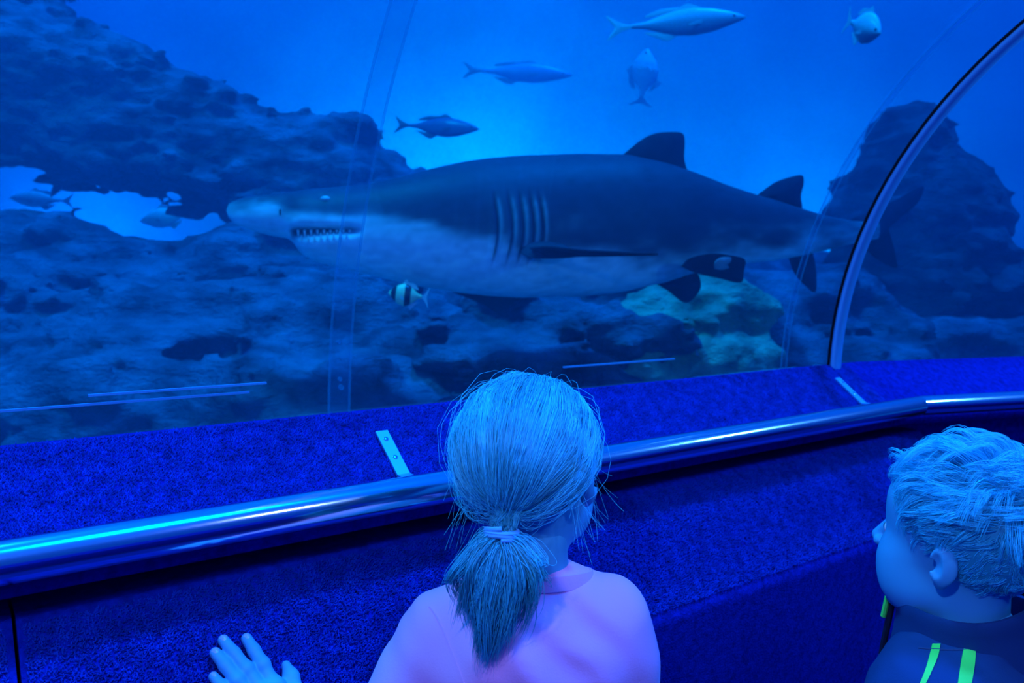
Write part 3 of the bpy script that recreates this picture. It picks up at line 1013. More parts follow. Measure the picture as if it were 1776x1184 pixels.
for i in range(NS):
    x = SHX[i]
    s, c = np.sin(th), np.cos(th)
    ex = 0.92
    yy = np.sign(c) * np.abs(c) ** ex; zz = np.sign(s) * np.abs(s) ** ex
    # underside of the snout is flatter
    pyz = (uz[i] + lz[i]) / 2 - (lz[i] - uz[i]) / 2 * zz           # image height of each point
    r = np.ones(KS)
    near = c > 0
    for g in GILL:
        gx = g + 10 * np.sin((pyz - 345) / 115 * math.pi) * 0.6 - 3
        win = 1 / (1 + np.exp(-(pyz - 352) / 4)) / (1 + np.exp((pyz - 456) / 4))
        dd = (x - gx)
        r -= win * (0.055 * np.exp(-(dd / 2.6) ** 2) - 0.016 * np.exp(-((dd + 7) / 5) ** 2))
    # mouth slit
    my = 407 - 2 * np.clip((x - 540) / 40, 0, 1) + 3 * np.clip((530 - x) / 20, 0, 1); mh = 9.0 - 4.5 * np.clip((x - 540) / 60, 0, 1)
    wx = np.clip((x - 508) / 8, 0, 1) * np.clip((640 - x) / 25, 0, 1)
    r -= wx * 0.2 * np.exp(-((pyz - my) / (mh + 1.5)) ** 2)
    # swelling of the lower jaw and the bulge over the gills
    r += 0.05 * np.exp(-((x - 580) / 45) ** 2) * np.exp(-((pyz - 432) / 16) ** 2)
    r += 0.03 * np.exp(-((x - 860) / 40) ** 2) * np.exp(-((pyz - 400) / 50) ** 2)
    r -= 0.05 * np.exp(-((x - 565) / 9) ** 2) * np.exp(-((pyz - 345) / 6) ** 2)    # eye socket
    pts = mid[i] + (lat[i] * (hw[i] * yy * r)[:, None]) + np.array([0, 0, 1.0]) * (hh[i] * zz * (0.35 + 0.65 * r))[:, None]
    V_.append(pts)
    q = np.stack([np.full(KS, x) / 60, pyz / 28, c * 2], 1)
    nzv = fbm(q, 3, 91)
    t = (pyz - ip(BD, x)) / (9 + 16 * np.clip((x - 620) / 300, 0, 1)) + nzv * 0.9
    w = 1 / (1 + np.exp(-2.2 * t))
    dark = np.array([0.022, 0.034, 0.062]); pale = np.array([0.74, 0.86, 0.92])
    cc = dark * (1 - w)[:, None] + pale * w[:, None]
    for g in GILL:
        gx = g + 10 * np.sin((pyz - 345) / 115 * math.pi) * 0.6 - 3
        win = 1 / (1 + np.exp(-(pyz - 356) / 4)) / (1 + np.exp((pyz - 454) / 4))
        a = (win * np.exp(-((x - gx - 5) / 3.2) ** 2) * 0.55)[:, None]
        cc = cc * (1 - a) + np.array([0.30, 0.42, 0.48]) * a
        a = (win * np.exp(-((x - gx) / 2.4) ** 2) * 0.8)[:, None]
        cc = cc * (1 - a) + np.array([0.02, 0.03, 0.05]) * a
    a = (wx * np.exp(-((pyz - my) / mh) ** 4))[:, None]
    cc = cc * (1 - a) + np.array([0.004, 0.005, 0.012]) * a
    cc = cc * (1 + 0.18 * fbm(q * 4, 2, 15))[:, None]
    C_.append(np.clip(cc, 0, 1))
V_ = np.vstack(V_); C_ = np.vstack(C_)
fs = grid_faces(NS, KS) + [list(range(KS))[::-1], [(NS - 1) * KS + k for k in range(KS)]]
M['shark'] = pmat('shark_skin', (.1, .12, .16), 0.55, spec=0.25, attr='Col', bump=(60, 0.12, 0.004))
M['shark_fin'] = pmat('shark_fin_skin', (0.018, 0.028, 0.05), 0.6, spec=0.15, var=(14, 0.6))
M['shark_pale'] = pmat('shark_pale_skin', (0.22, 0.30, 0.36), 0.5, var=(14, 0.6))
M['tooth'] = pmat('shark_tooth', (0.75, 0.82, 0.80), 0.25)
sb = obj('body', V_, fs, M['shark'], SHROOT)
col_attr(sb, C_)
def lat_at(x):
    i = int(np.argmin(np.abs(SHX - x)))
    return lat[i]
def sfin(nm, pts, x, th=0.016, mat='shark_fin', doff=0.0):
    w = [P(a, b, ip(DP, a) + (q[0] if q else doff)) for (a, b, *q) in pts]
    w = smooth_outline(w + [w[0]], 40)[:-1]
    v, f = fin_mesh(w, lat_at(x), th, 0.003)
    return obj(nm, v, f, M[mat], SHROOT)
sfin('dorsal_fin', [(1072, 276), (1088, 262), (1112, 243), (1134, 232), (1160, 229), (1182, 231), (1187, 245), (1186, 275), (1190, 310), (1140, 300)], 1140)
sfin('dorsal_fin', [(1305, 345), (1322, 332), (1345, 316), (1370, 307), (1390, 304), (1393, 318), (1388, 340), (1388, 368), (1350, 362)], 1350)
sfin('anal_fin', [(1366, 440), (1380, 476), (1398, 496), (1413, 506), (1415, 480), (1411, 447), (1402, 432)], 1390)
sfin('pelvic_fin', [(1182, 462, -.24), (1196, 448, -.28), (1230, 440, -.32), (1262, 442, -.33), (1291, 450, -.30), (1289, 470, -.25), (1284, 490, -.20), (1250, 483, -.22), (1210, 474, -.24)], 1230)
sfin('pelvic_fin', [(1135, 490, .05), (1160, 505, .08), (1185, 524, .1), (1200, 520, .1), (1215, 496, .1), (1200, 470, .05)], 1180)
sfin('clasper', [(1240, 466, -.34), (1240, 455, -.355), (1250, 447, -.365), (1266, 446, -.365), (1266, 455, -.36), (1258, 460, -.355), (1264, 464, -.35), (1252, 468, -.345)], 1250, 0.010, 'shark_pale')
sfin('tail_fin', [(1455, 392), (1475, 380), (1510, 366, .05), (1556, 345, .15), (1600, 322, .3), (1592, 350, .3), (1560, 378, .2), (1535, 405, .1), (1545, 440, .15), (1555, 465, .2), (1520, 448, .08), (1490, 420)], 1500, 0.014)
# pectoral fins: near one seen almost edge-on, far one below the belly
near = [P(918, 430, 2.60), P(950, 428, 2.52), P(1010, 434, 2.38), P(1080, 438, 2.28), P(1142, 441, 2.24), P(1075, 443, 2.36), P(1000, 444, 2.50), P(945, 447, 2.62)]
w = smooth_outline(near + [near[0]], 40)[:-1]
v, f = fin_mesh(w, (0, 0.10, 1), 0.007, 0.002)
obj('pectoral_fin', v, f, M['shark_fin'], SHROOT)
pf = [P(905, 425, 2.66), P(935, 419, 2.64), P(972, 422, 2.62), P(990, 436, 2.60), P(970, 446, 2.58), P(925, 447, 2.60), P(903, 438, 2.64)]
w = smooth_outline(pf + [pf[0]], 30)[:-1]
v, f = fin_mesh(w, (0, -1, 0.2), 0.02, 0.003)
obj('fin_root', v, f, M['shark_fin'], SHROOT)
far = [P(770, 500, 2.95), P(810, 516, 3.0), P(838, 528, 3.05), P(862, 541, 3.1), P(885, 530, 3.1), P(905, 512, 3.05), P(870, 500, 2.95)]
w = smooth_outline(far + [far[0]], 30)[:-1]
v, f = fin_mesh(w, (0.1, -1, 0.3), 0.014, 0.003)
obj('pectoral_fin', v, f, M['shark_fin'], SHROOT)
# eye, nostril, teeth
bvh = BVHTree.FromPolygons([Vector(map(float, q)) for q in V_], fs)
def onskin(px, py, off=0.0):
    d = Vector(map(float, ray(px, py))).normalized()
    h = bvh.ray_cast(Vector((0, 0, H)), d)
    return np.array(h[0]) - np.array(d) * off if h[0] is not None else P(px, py, 2.6)
def disc(px, py, r, depth, mat, nm, par=SHROOT, sx=1.0, sz=1.0):
    c = onskin(px, py)
    v = []
    K = 20
    prof = [(1.0, -0.3), (0.95, 0.15), (0.7, 0.6), (0.35, 0.9), (0.02, 1.0)]
    for (a, b) in prof:
        for k in range(K):
            t = 2 * math.pi * k / K
            v.append(c + lat_at(px) * depth * b + np.array([1, 0, 0]) * r * a * math.cos(t) * sx + np.array([0, 0, 1]) * r * a * math.sin(t) * sz)
    f = grid_faces(len(prof), K) + [[(len(prof) - 1) * K + k for k in range(K)]]
    return obj(nm, v, f, mat, par)
M['shark_eye'] = pmat('shark_eye', (0.35, 0.5, 0.55), 0.08, spec=0.8)
ey = disc(564, 345, 0.017, 0.010, M['shark_eye'], 'eye', sz=0.62)
disc(563, 343.5, 0.008, 0.0125, M['eye'], 'pupil', ey, sz=0.7)
disc(486, 368, 0.008, 0.002, M['eye'], 'nostril', sx=0.45, sz=1.4)
for i in range(17):
    x = 517 + i * 5.6
    up_ = i % 2 == 0
    y0 = 399 if up_ else 418 - 7 * min(1, max(0, (x - 545) / 50))
    L_ = (12 if up_ else 13) * (0.75 + 0.5 * random.random())
    y1 = y0 + L_ if up_ else y0 - L_
    if x > 590: y1 = y0 + (y1 - y0) * 0.6
    a, b = onskin(x, y0, 0.001), onskin(x + 0.6, y0, 0.005) + np.array([0, 0, -(y1 - y0) * 2.7 / F])
    v, f = tube([a, a * .6 + b * .4, b], [0.0046, 0.0036, 0.0005], 8)
    obj('tooth', v, f, M['tooth'], SHROOT)
# ================================================================== people
M['skin'] = pmat('skin', (0.07, 0.42, 0.66), 0.55, spec=0.3, bump=(220, 0.08, 0.001))
M['hair_girl'] = pmat('fair_hair', (0.2, 0.5, 0.6), 0.42, spec=0.5, attr='Col')
M['hair_boy'] = pmat('blond_hair', (0.3, 0.6, 0.7), 0.45, spec=0.5, attr='Col')
M['shirt'] = pmat('pink_cotton', (0.95, 0.38, 0.74), 0.9, spec=0.15, sheen=0.2, bump=(420, 0.25, 0.0012))
M['tie'] = pmat('hair_elastic', (0.10, 0.42, 0.80), 0.7, bump=(900, 0.4, 0.001))
M['jacket'] = pmat('navy_fleece', (0.012, 0.055, 0.17), 0.95, spec=0.15, bump=(500, 0.3, 0.001))
M['jacket_seam'] = pmat('navy_seam', (0.02, 0.06, 0.17), 0.9)
M['neon'] = pmat('neon_green', (0.10, 1.0, 0.12), 0.7)
M['zip'] = pmat('zip_dark', (0.01, 0.012, 0.03), 0.5)
M['trousers'] = pmat('dark_cotton', (0.02, 0.04, 0.12), 0.9, bump=(300, 0.3, 0.001))
M['shoe'] = pmat('shoe_fabric', (0.15, 0.2, 0.3), 0.8)
M['nail'] = pmat('finger_nail', (0.34, 0.46, 0.68), 0.25)
M['white_eye'] = pmat('eye_white', (0.6, 0.75, 0.85), 0.2)

def frame(az, pitch=0.0, roll=0.0):
    """columns: right, forward, up of a head facing az"""
    f = np.array([math.sin(az) * math.cos(pitch), math.cos(az) * math.cos(pitch), math.sin(pitch)])
    r = np.array([math.cos(az), -math.sin(az), 0.0])
    u = np.cross(r, f)
    r, u = r * math.cos(roll) + u * math.sin(roll), u * math.cos(roll) - r * math.sin(roll)
    return np.stack([r, f, u], 1)

def head_field(org, R, s, res=0.0025):
    g = lambda p: org + R @ (np.array(p) * s)
    fl = Field(org - 0.16, org + 0.16, res)
    E = lambda c, r, k=0.012, sub=False: fl.ell(g(c), np.array(r) * s, R, k * s, sub)
    C = lambda a, b, ra, rb, k=0.008, sub=False: fl.cap(g(a), g(b), ra * s, rb * s, k * s, sub)
    E((0, -.014, .032), (.072, .090, .074))
    E((0, .030, .045), (.060, .056, .050), .03)              # forehead
    E((0, .036, -.030), (.056, .056, .070), .03)             # face
    for sg in (-1, 1):
        E((sg * .031, .052, -.034), (.028, .031, .032), .02)  # cheek
        E((sg * .030, .034, -.062), (.030, .042, .032), .02)  # jaw
        E((sg * .027, .086, .004), (.013, .012, .009), .006, True)   # eye socket
    E((0, .068, -.088), (.022, .020, .018), .016)            # chin
    C((0, .090, .004), (0, .106, -.020), .006, .0085, .008)  # nose
    for sg in (-1, 1):
        E((sg * .009, .099, -.024), (.0075, .008, .0065), .004)
    E((0, .091, -.049), (.017, .009, .006), .006)            # lips
    E((0, .089, -.059), (.015, .009, .006), .006)
    for sg in (-1, 1):
        # ear: shell, hollow, lobe
        Re = R @ np.array([[math.cos(sg * .35), math.sin(sg * .35), 0], [-math.sin(sg * .35), math.cos(sg * .35), 0], [0, 0, 1]])
        ec = g((sg * .077, -.016, -.006))
        fl.ell(ec, np.array([.007, .0155, .0245]) * s, Re, .004 * s)
        fl.ell(g((sg * .071, -.012, -.028)), np.array([.006, .008, .009]) * s, Re, .006 * s)
        fl.ell(g((sg * .0855, -.010, -.006)), np.array([.0065, .0078, .0150]) * s, Re, .003 * s, True)
        fl.ell(g((sg * .079, -.003, -.008)), np.array([.004, .005, .007]) * s, Re, .003 * s, True)
    C((0, -.012, -.04), (0, -.016, -.15), .043, .045, .02)   # neck
    return fl, g

def limbs(fl, pts, rads, k=0.02):
    fl.chain(pts, rads, k)

# scalp direction sampling shared by both heads: local unit directions over the cranium
def scalp_points(n, keep):
    out = []
    while len(out) < n:
        q = rng.normal(size=(n * 3, 3)); q /= np.linalg.norm(q, axis=1)[:, None]
        p = np.array([0, -.014, .032]) + q * np.array([.074, .092, .076])
        m = keep(p)
        out += list(p[m])
    return np.array(out[:n])
CRC = np.array([0, -.014, .032]); CRR = np.array([.074, .092, .076])
def hairline(p):
    x, y, z = p[:, 0], p[:, 1], p[:, 2]
    lim = np.interp(y, [-.12, -.05, -.03, .0, .02, .04, .06, .09], [-.055, -.052, -.03, .012, .022, .040, .062, .075])
    return z > lim

# ------------------------------------------------------------------ girl
GO = P(921, 815, 0.90)
GR = frame(math.radians(20), 0.02, 0.03)
GS = 0.95
fl, gl_loc = head_field(GO, GR, GS)
hv, hf = fl.mesh()
sh_l, sh_r = P(762, 1112, 0.885), P(1048, 1072, 0.885)
chest = (sh_l + sh_r) / 2
hipc = np.array([chest[0] - 0.01, chest[1] - 0.005, 0.60])
groot = empty('person', (hipc[0], hipc[1], 0.0))
tag(groot, 'girl with fair ponytail in a pink T-shirt seen from behind', 'person', 'children at the tunnel rail')
# arm and hand: the left hand lies flat on the carpet panel
def onp(px, py, off):
    return Q(px, py, PN0, PZ0, PN1, PZ1, off + 0.0035)
wrist = onp(500, 1322, 0.016)
elbow = np.array([wrist[0] * .42 + sh_l[0] * .58 - 0.03, wrist[1] * .45 + sh_l[1] * .55 - 0.02, min(wrist[2], sh_l[2]) - 0.10])
fb = Field(np.array([-0.42, 0.55, 0.0]), np.array([0.34, 1.12, 1.16]), 0.005)
nb = GO + GR @ np.array([0, -.016, -.13])
for sgn, sh in ((-1, sh_l), (1, sh_r)):
    fb.cap(chest + np.array([0.012, 0.004, 0.028]), sh, .040, .034, .025)
fb.ell(chest + np.array([0, 0.0, -.10]), (.105, .072, .16), None, .04)
fb.ell(hipc + np.array([0, 0, .08]), (.100, .074, .16), None, .05)
fb.cap(nb + np.array([0, 0, .05]), chest + np.array([0.01, 0.004, .02]), .042, .044, .02)
fb.chain([sh_l, elbow, wrist], [.036, .028, .020], .02)
elr = sh_r + np.array([.028, .02, -.19]); wrr = elr + np.array([-.03, .12, -.06])
fb.chain([sh_r, elr, wrr], [.036, .028, .020], .02)
fb.ell(wrr + np.array([-.01, .05, -.005]), (.030, .045, .014), None, .015)
for sgn in (-1, 1):
    hp = hipc + np.array([sgn * .052, 0, 0]); kn = np.array([hp[0] + sgn * .01, hp[1] + .012, .33]); an = np.array([kn[0], kn[1] - .02, .075])
    fb.chain([hp, kn, an], [.068, .045, .030], .03)
    fb.cap(an + np.array([0, 0, -.035]), an + np.array([sgn * .01, .10, -.045]), .030, .022, .02)
bv_, bf_ = fb.mesh()
# hand at fine resolution
tips = {'index': (424, 1112), 'middle': (384, 1115), 'ring': (370, 1137), 'little': (367, 1178)}
knk = {'index': (470, 1202), 'middle': (452, 1214), 'ring': (434, 1230), 'little': (418, 1254)}
palm_c = onp(474, 1262, .014)
fh = Field(np.minimum(wrist, onp(350, 1090, 0)) - .06, np.maximum(wrist, onp(520, 1090, 0)) + .06, 0.0015)
nails = []
pn = np.cross(TD, T1(0, PN1, PZ1) - T1(0, PN0, PZ0)); pn /= np.linalg.norm(pn)
if pn @ (np.array([0, 0, H]) - T1(0, PN0, PZ0)) < 0: pn = -pn
for nm in tips:
    a = onp(*knk[nm], .0125); b = onp(*tips[nm], .0062)
    kk = .94 if nm != 'little' else .84
    m1 = a + (b - a) * .45 + pn * .0035; m2 = a + (b - a) * .74 + pn * .0022
    fh.chain([a, m1, m2, b], [.0090 * kk, .0079 * kk, .0073 * kk, .0062 * kk], .003)
    fh.ell(m1, np.array([.0084, .0084, .0080]) * kk, None, .004)
    nails.append((b, (b - m2) / np.linalg.norm(b - m2), kk))
    fh.chain([a, palm_c * .6 + wrist * .4], [.0105, .013], .008)
fh.chain([onp(470, 1202, .0125), onp(452, 1214, .0125), onp(434, 1230, .012), onp(418, 1254, .011)], [.0105, .0105, .010, .0095], .006)
fh.cap(palm_c, wrist, .016, .019, .012)
tb0, tb1, tb2 = onp(500, 1280, .013), onp(506, 1212, .011), onp(492, 1158, .0065)
fh.chain([wrist * .5 + palm_c * .5, tb0, tb1, onp(500, 1180, .0085), tb2], [.016, .0125, .0098, .0082, .0050], .006)
fh.cap(wrist, wrist * .72 + elbow * .28, .019, .022, .01)
av_, af_ = fh.mesh()
V_, F_ = np_merge([(smooth_mesh(hv, hf, 2), hf), (smooth_mesh(bv_, bf_, 3), bf_), (smooth_mesh(av_, af_, 1), af_)])
gb = obj('body', V_, F_, M['skin'], groot)
for (b, d, kk) in nails:
    side = np.cross(d, pn); v = []
    for i, x in enumerate(np.linspace(-1, 1, 7)):
        for j, y in enumerate(np.linspace(-1, 1, 7)):
            rr = 1 if abs(y) < .9 else .8
            v.append(b + d * (.0035 * x + .0008) + side * .0040 * y * kk * (1 if abs(x) < .9 else .75) + pn * (.0064 * kk - .0018 * y * y - .0012 * max(0, x) ** 2 + .0003))
    obj('finger_nail', v, grid_faces(7, 7, False), M['nail'], groot)
for sg in (-1, 1):
    e = gl_loc((sg * .027, .078, .004))
    v, f = tube([e + GR[:, 1] * q for q in (-.010, -.006, 0, .006, .010)], [.003, .008, .0098, .008, .001], 14)
    eo = obj('eye', v, f, M['white_eye'], groot)
    v, f = tube([e + GR[:, 1] * .0085, e + GR[:, 1] * .0105], [.005, .002], 12)
    obj('iris', v, f, M['eye'], eo)

# T-shirt
fs_ = Field(np.array([-0.30, 0.62, 0.50]), np.array([0.34, 1.12, 1.12]), 0.004)
fs_.ell(chest + np.array([-.004, 0.0, -.11]), (.134, .088, .175), None, .04)
fs_.ell(chest + np.array([0.006, -.008, -.022]), (.115, .080, .076), None, .03)
fs_.ell(hipc + np.array([0, 0, .10]), (.125, .098, .19), None, .05)
fs_.cap(chest + np.array([0.012, 0, 0.030]), sh_l + np.array([.01, 0, .002]), .054, .048, .025)
fs_.cap(chest + np.array([0.012, 0, 0.030]), sh_r + np.array([-.01, 0, .002]), .054, .048, .025)
sl_l = sh_l + (elbow - sh_l) * .80; sl_r = sh_r + (elr - sh_r) * .80
fs_.cap(sh_l, sl_l, .049, .054, .02)
fs_.cap(sh_r, sl_r, .049, .052, .02)
fs_.cap(sh_r + np.array([-.022, 0, -.05]), sh_r + np.array([-.018, 0, -.25]), .058, .058, .04)
fs_.cap(sh_l + np.array([.022, 0, -.05]), sh_l + np.array([.018, 0, -.25]), .056, .056, .04)
# neck hole
neck_dir = (nb + np.array([0, 0, .06])) - (chest + np.array([0.012, 0, .03])); neck_dir /= np.linalg.norm(neck_dir)
def folds(p):
    q = p - chest
    a = vnoise(np.stack([q[:, 0] * 14 + q[:, 2] * 9, q[:, 1] * 5, q[:, 2] * 16 - q[:, 0] * 10], 1), 5)
    b = vnoise(np.stack([q[:, 0] * 40 + q[:, 2] * 22, q[:, 1] * 10, q[:, 2] * 24], 1), 8)
    c = np.sin((q[:, 0] * .8 + q[:, 2]) * 95 + 2.5 * a) * np.exp(-((q[:, 0] - .05) / .05) ** 2 - ((q[:, 2] - .0) / .07) ** 2)
    return 0.0046 * a + 0.0026 * b + .0034 * c
fs_.displace(folds, .03)
sv_, sf_ = fs_.mesh()
shirt = obj('t_shirt', smooth_mesh(sv_, sf_, 3), sf_, M['shirt'], groot)
# collar ring around the neck
sb_bvh = BVHTree.FromPolygons([Vector(map(float, q)) for q in sv_], [list(map(int, q)) for q in sf_])
ncc = P(934, 999, 0.892)
ring = []
for k in range(48):
    t = 2 * math.pi * k / 48
    p = ncc + np.array([math.cos(t) * .060, math.sin(t) * .053, .003 * math.cos(t) - 0.012 * math.sin(t)])
    ring.append(p)
ring.append(ring[0])
v = []
ringa = np.array(ring)
for i, p in enumerate(ringa):
    out = p - ncc; out[2] = 0; out /= np.linalg.norm(out)
    for (o1, z1) in ((-.003, .004), (-.001, .0062), (.0015, .0058), (.004, -.001), (.0055, -.009), (.002, -.013), (-.003, -.006)):
        v.append(p + out * o1 + np.array([0, 0, z1]))
obj('collar', v, grid_faces(len(ringa), 7), M['shirt'], shirt)
# seam of the left sleeve
seam = []
for k in range(24):
    t = k / 23
    px_, py_ = 745 + 60 * t ** 0.8, 1052 + 135 * t
    d = Vector(map(float, ray(px_, py_))).normalized()
    h = sb_bvh.ray_cast(Vector((0, 0, H)), d)
    if h[0] is not None: seam.append(np.array(h[0]) - np.array(d) * .0003)
if len(seam) > 4:
    v, f = tube(seam, .0013, 6)
    obj('sleeve_seam', v, f, M['shirt'], shirt)
# trousers and shoes
def lower(root, hipc, zt, gap=0.0):
    fp = Field(np.array([hipc[0] - .2, hipc[1] - .2, .04]), np.array([hipc[0] + .2, hipc[1] + .25, zt + .06]), 0.006)
    fp.ell(hipc + np.array([0, 0, .02]), (.108, .084, .10), None, .03)
    for sgn in (-1, 1):
        hp = hipc + np.array([sgn * .052, 0, 0]); kn = np.array([hp[0] + sgn * .01, hp[1] + .012, .33]); an = np.array([kn[0], kn[1] - .02, .10])
        fp.chain([hp, kn, an], [.076, .056, .046], .03)
    v, f = fp.mesh()
    obj('trousers', smooth_mesh(v, f, 2), f, M['trousers'], root)
    for sgn in (-1, 1):
        x, y = hipc[0] + sgn * .062, hipc[1] - .008
        fq = Field(np.array([x - .06, y - .09, -.002]), np.array([x + .07, y + .17, .13]), 0.005)
        fq.cap((x, y, .036), (x + sgn * .012, y + .105, .03), .040, .033, .02)
        fq.cap((x, y, .04), (x, y, .085), .038, .038, .02)
        v, f = fq.mesh()
        v = smooth_mesh(v, f, 2); v[:, 2] = np.maximum(v[:, 2], 0.001)
        obj('shoe', v, f, M['shoe'], root)
lower(groot, hipc, hipc[2])

# hair: a close cap plus thousands of strands gathered into a ponytail
TIE = np.array([0, -.104, -.042])
def on_scalp(q, lift):
    d = (q - CRC) / CRR
    n = np.linalg.norm(d, axis=-1, keepdims=True)
    return CRC + d / n * (CRR + lift)
def gather(roots, M_=16, lift=.010):
    N = len(roots)
    t = np.linspace(0, 1, M_)[None, :, None]
    end = TIE + rng.normal(size=(N, 3)) * np.array([.006, .003, .006])
    p = roots[:, None, :] * (1 - t) + end[:, None, :] * t
    # sideways hair goes round the head instead of through it
    lf = lift * np.sin(np.pi * np.clip(t * .92 + .06, 0, 1)) ** .7
    w = on_scalp(p, lf)
    e = np.clip((t - .80) / .20, 0, 1)
    e = e * e * (3 - 2 * e)
    return w * (1 - e) + p * e
n1 = 13500; MG = 13
roots = scalp_points(n1, lambda p: hairline(p) & (p[:, 1] < .07))
w = gather(roots, MG, .007)
tt = np.linspace(0, 1, MG)[None, :]
outv = (w - CRC); outv /= np.linalg.norm(outv, axis=2, keepdims=True) + 1e-9
sidev = np.cross(np.gradient(w, axis=1), outv); sidev /= np.linalg.norm(sidev, axis=2, keepdims=True) + 1e-9
# locks: neighbouring strands bend together, and gather round guide strands
def clump(w, roots, n_g, strength, tight):
    gi = rng.choice(len(roots), n_g, replace=False)
    near = np.empty(len(roots), dtype=int)
    for a in range(0, len(roots), 2000):
        near[a:a + 2000] = ((roots[a:a + 2000, None, :] - roots[gi][None]) ** 2).sum(2).argmin(1)
    m = w.shape[1]
    c = (strength * np.linspace(0, 1, m) ** tight)[None, :, None]
    g = w[gi][near]
    off = (roots - roots[gi][near])[:, None, :] * .25
    return w * (1 - c) + (g + off) * c, near
flat = w.reshape(-1, 3)
la = vnoise(flat * np.array([38, 20, 20]), 3).reshape(n1, MG); lb = vnoise(flat * np.array([75, 40, 40]) + 5, 4).reshape(n1, MG)
lc = vnoise(np.repeat(roots, MG, 0) * 60 + 9, 6).reshape(n1, MG)
env = np.sin(np.pi * np.clip(tt * .97 + .02, 0, 1)) ** .8
topw = np.clip((roots[:, 2] - .02) / .06, 0, 1)[:, None]
w = w + sidev * ((.0075 * la + .0035 * lc * np.sin(tt * 8 + 3 * lc)) * env)[..., None]
w = w + outv * ((.004 * np.abs(la) + .0025 * lb + .006 * topw * (.5 + .5 * lc) + .0022 * rng.random((n1, 1))) * env)[..., None]
w, gid = clump(w, roots, 420, .85, .8)
w = w + sidev * (rng.normal(size=(n1, 1)) * .0018 * env)[..., None] + outv * (rng.random((n1, 1)) * .0016 * env)[..., None]
grnd = rng.random(420)[gid]
crnd = np.clip(.5 + .40 * vnoise(roots * 45 + 2, 12) + .55 * (grnd - .5), 0, 1)
W1 = GO + np.einsum('ij,nkj->nki', GR, w * GS)
R1 = np.full((n1, MG), .00030) * (0.7 + .6 * rng.random((n1, 1)))
# ponytail (world space)
tieW = GO + GR @ (TIE * GS)
n2 = 5200; M2 = 20; NC = 110
t = np.linspace(0, 1, M2)[None, :]
cu = np.clip(rng.normal(size=NC) * .6, -1.15, 1.15); cd = rng.uniform(-1, 1, NC)
cL = .066 + .052 * rng.random(NC) - .022 * np.abs(cu) ** 1.5
cL[np.abs(cu + .15) < .25] += .012
U, Dp, Lc = cu[:, None], cd[:, None], cL[:, None]
wob = rng.random((NC, 1)) * 6.28
gx_ = .044 * U * (1 - np.exp(-3.2 * t)) - .014 * U * t ** 2 - .012 * t ** 1.5 + .006 * np.sin(t * 4.5 + wob) * t
gz_ = -Lc * t ** 1.05 + .004 * np.abs(U) * np.exp(-((t - .12) / .12) ** 2)
gy_ = -.008 - .018 * np.sin(np.pi * np.clip(t * .8, 0, 1)) + .015 * Dp * (1 - np.exp(-3 * t)) + .010 * t
fk = (np.abs(U) > .8) & (rng.random((NC, 1)) < .3)
gx_ = gx_ + np.where(fk, np.sign(U) * .016 * t ** 2, 0); gz_ = gz_ + np.where(fk, .034 * t ** 2.4, 0)
gd = np.stack([gx_, gy_, gz_], -1)
ci_ = rng.integers(0, NC, n2)
spr = (.0045 * (1 - .72 * t ** 1.3) + .001)[..., None]
w2 = tieW + np.array([0, 0, -.004]) + gd[ci_] * (1 + .06 * rng.normal(size=(n2, 1, 1))) + rng.normal(size=(n2, 1, 3)) * spr * np.array([1, .8, .7]) * np.clip(t * 6 + .35, 0, 1)[..., None]
cr = rng.random(NC)[ci_][:, None]
r2 = np.full((n2, M2), .00032) * np.clip(1.15 - t ** 4, .2, 1)
# fly-away hairs
tt = np.linspace(0, 1, 16)[None, :]
n3 = 260
roots3 = scalp_points(n3, lambda p: hairline(p) & (p[:, 1] < .07))
w3 = gather(roots3, 16, .012)
o3 = w3 - CRC; o3 /= np.linalg.norm(o3, axis=2, keepdims=True)
w3 = w3 + o3 * (np.clip(np.abs(rng.normal(size=(n3, 1))), 0, 1.5) * .009 * np.sin(np.pi * tt) * (1 + .5 * np.sin(tt * 9 + rng.random((n3, 1)) * 6)))[..., None]
W3 = GO + np.einsum('ij,nkj->nki', GR, w3 * GS)
n4 = 60
r4 = scalp_points(n4, lambda p: (p[:, 2] > -.05) & (p[:, 2] < .02) & (p[:, 1] < .03) & (np.abs(p[:, 0]) > .05))
t4 = np.linspace(0, 1, 16)[None, :, None]
d4 = (r4 - CRC) / np.linalg.norm(r4 - CRC, axis=1)[:, None]
w4 = r4[:, None, :] + d4[:, None, :] * t4 * (.012 + .02 * rng.random((n4, 1, 1))) + np.array([0, -.01, -.05]) * t4 * (.5 + rng.random((n4, 1, 1))) + rng.normal(size=(n4, 1, 3)) * .012 * t4 ** 2
W4 = GO + np.einsum('ij,nkj->nki', GR, w4 * GS)
parts = [strands_mesh(W1, R1), strands_mesh(w2, r2), strands_mesh(W3, np.full((n3, 16), .00020)), strands_mesh(W4, np.full((n4, 16), .00018))]
base_c = np.array([0.05, 0.58, 0.74])
cols = [np.repeat(base_c * (0.32 + 1.15 * (.75 * crnd + .25 * rng.random(n1)))[:, None], MG * 3, 0),
        np.repeat(base_c * (0.5 + .8 * (.6 * cr[:, 0] + .4 * rng.random(n2)))[:, None], M2 * 3, 0),
        np.repeat(base_c[None, :] * 1.1, n3 * 48, 0), np.repeat(base_c[None, :] * 1.1, n4 * 48, 0)]
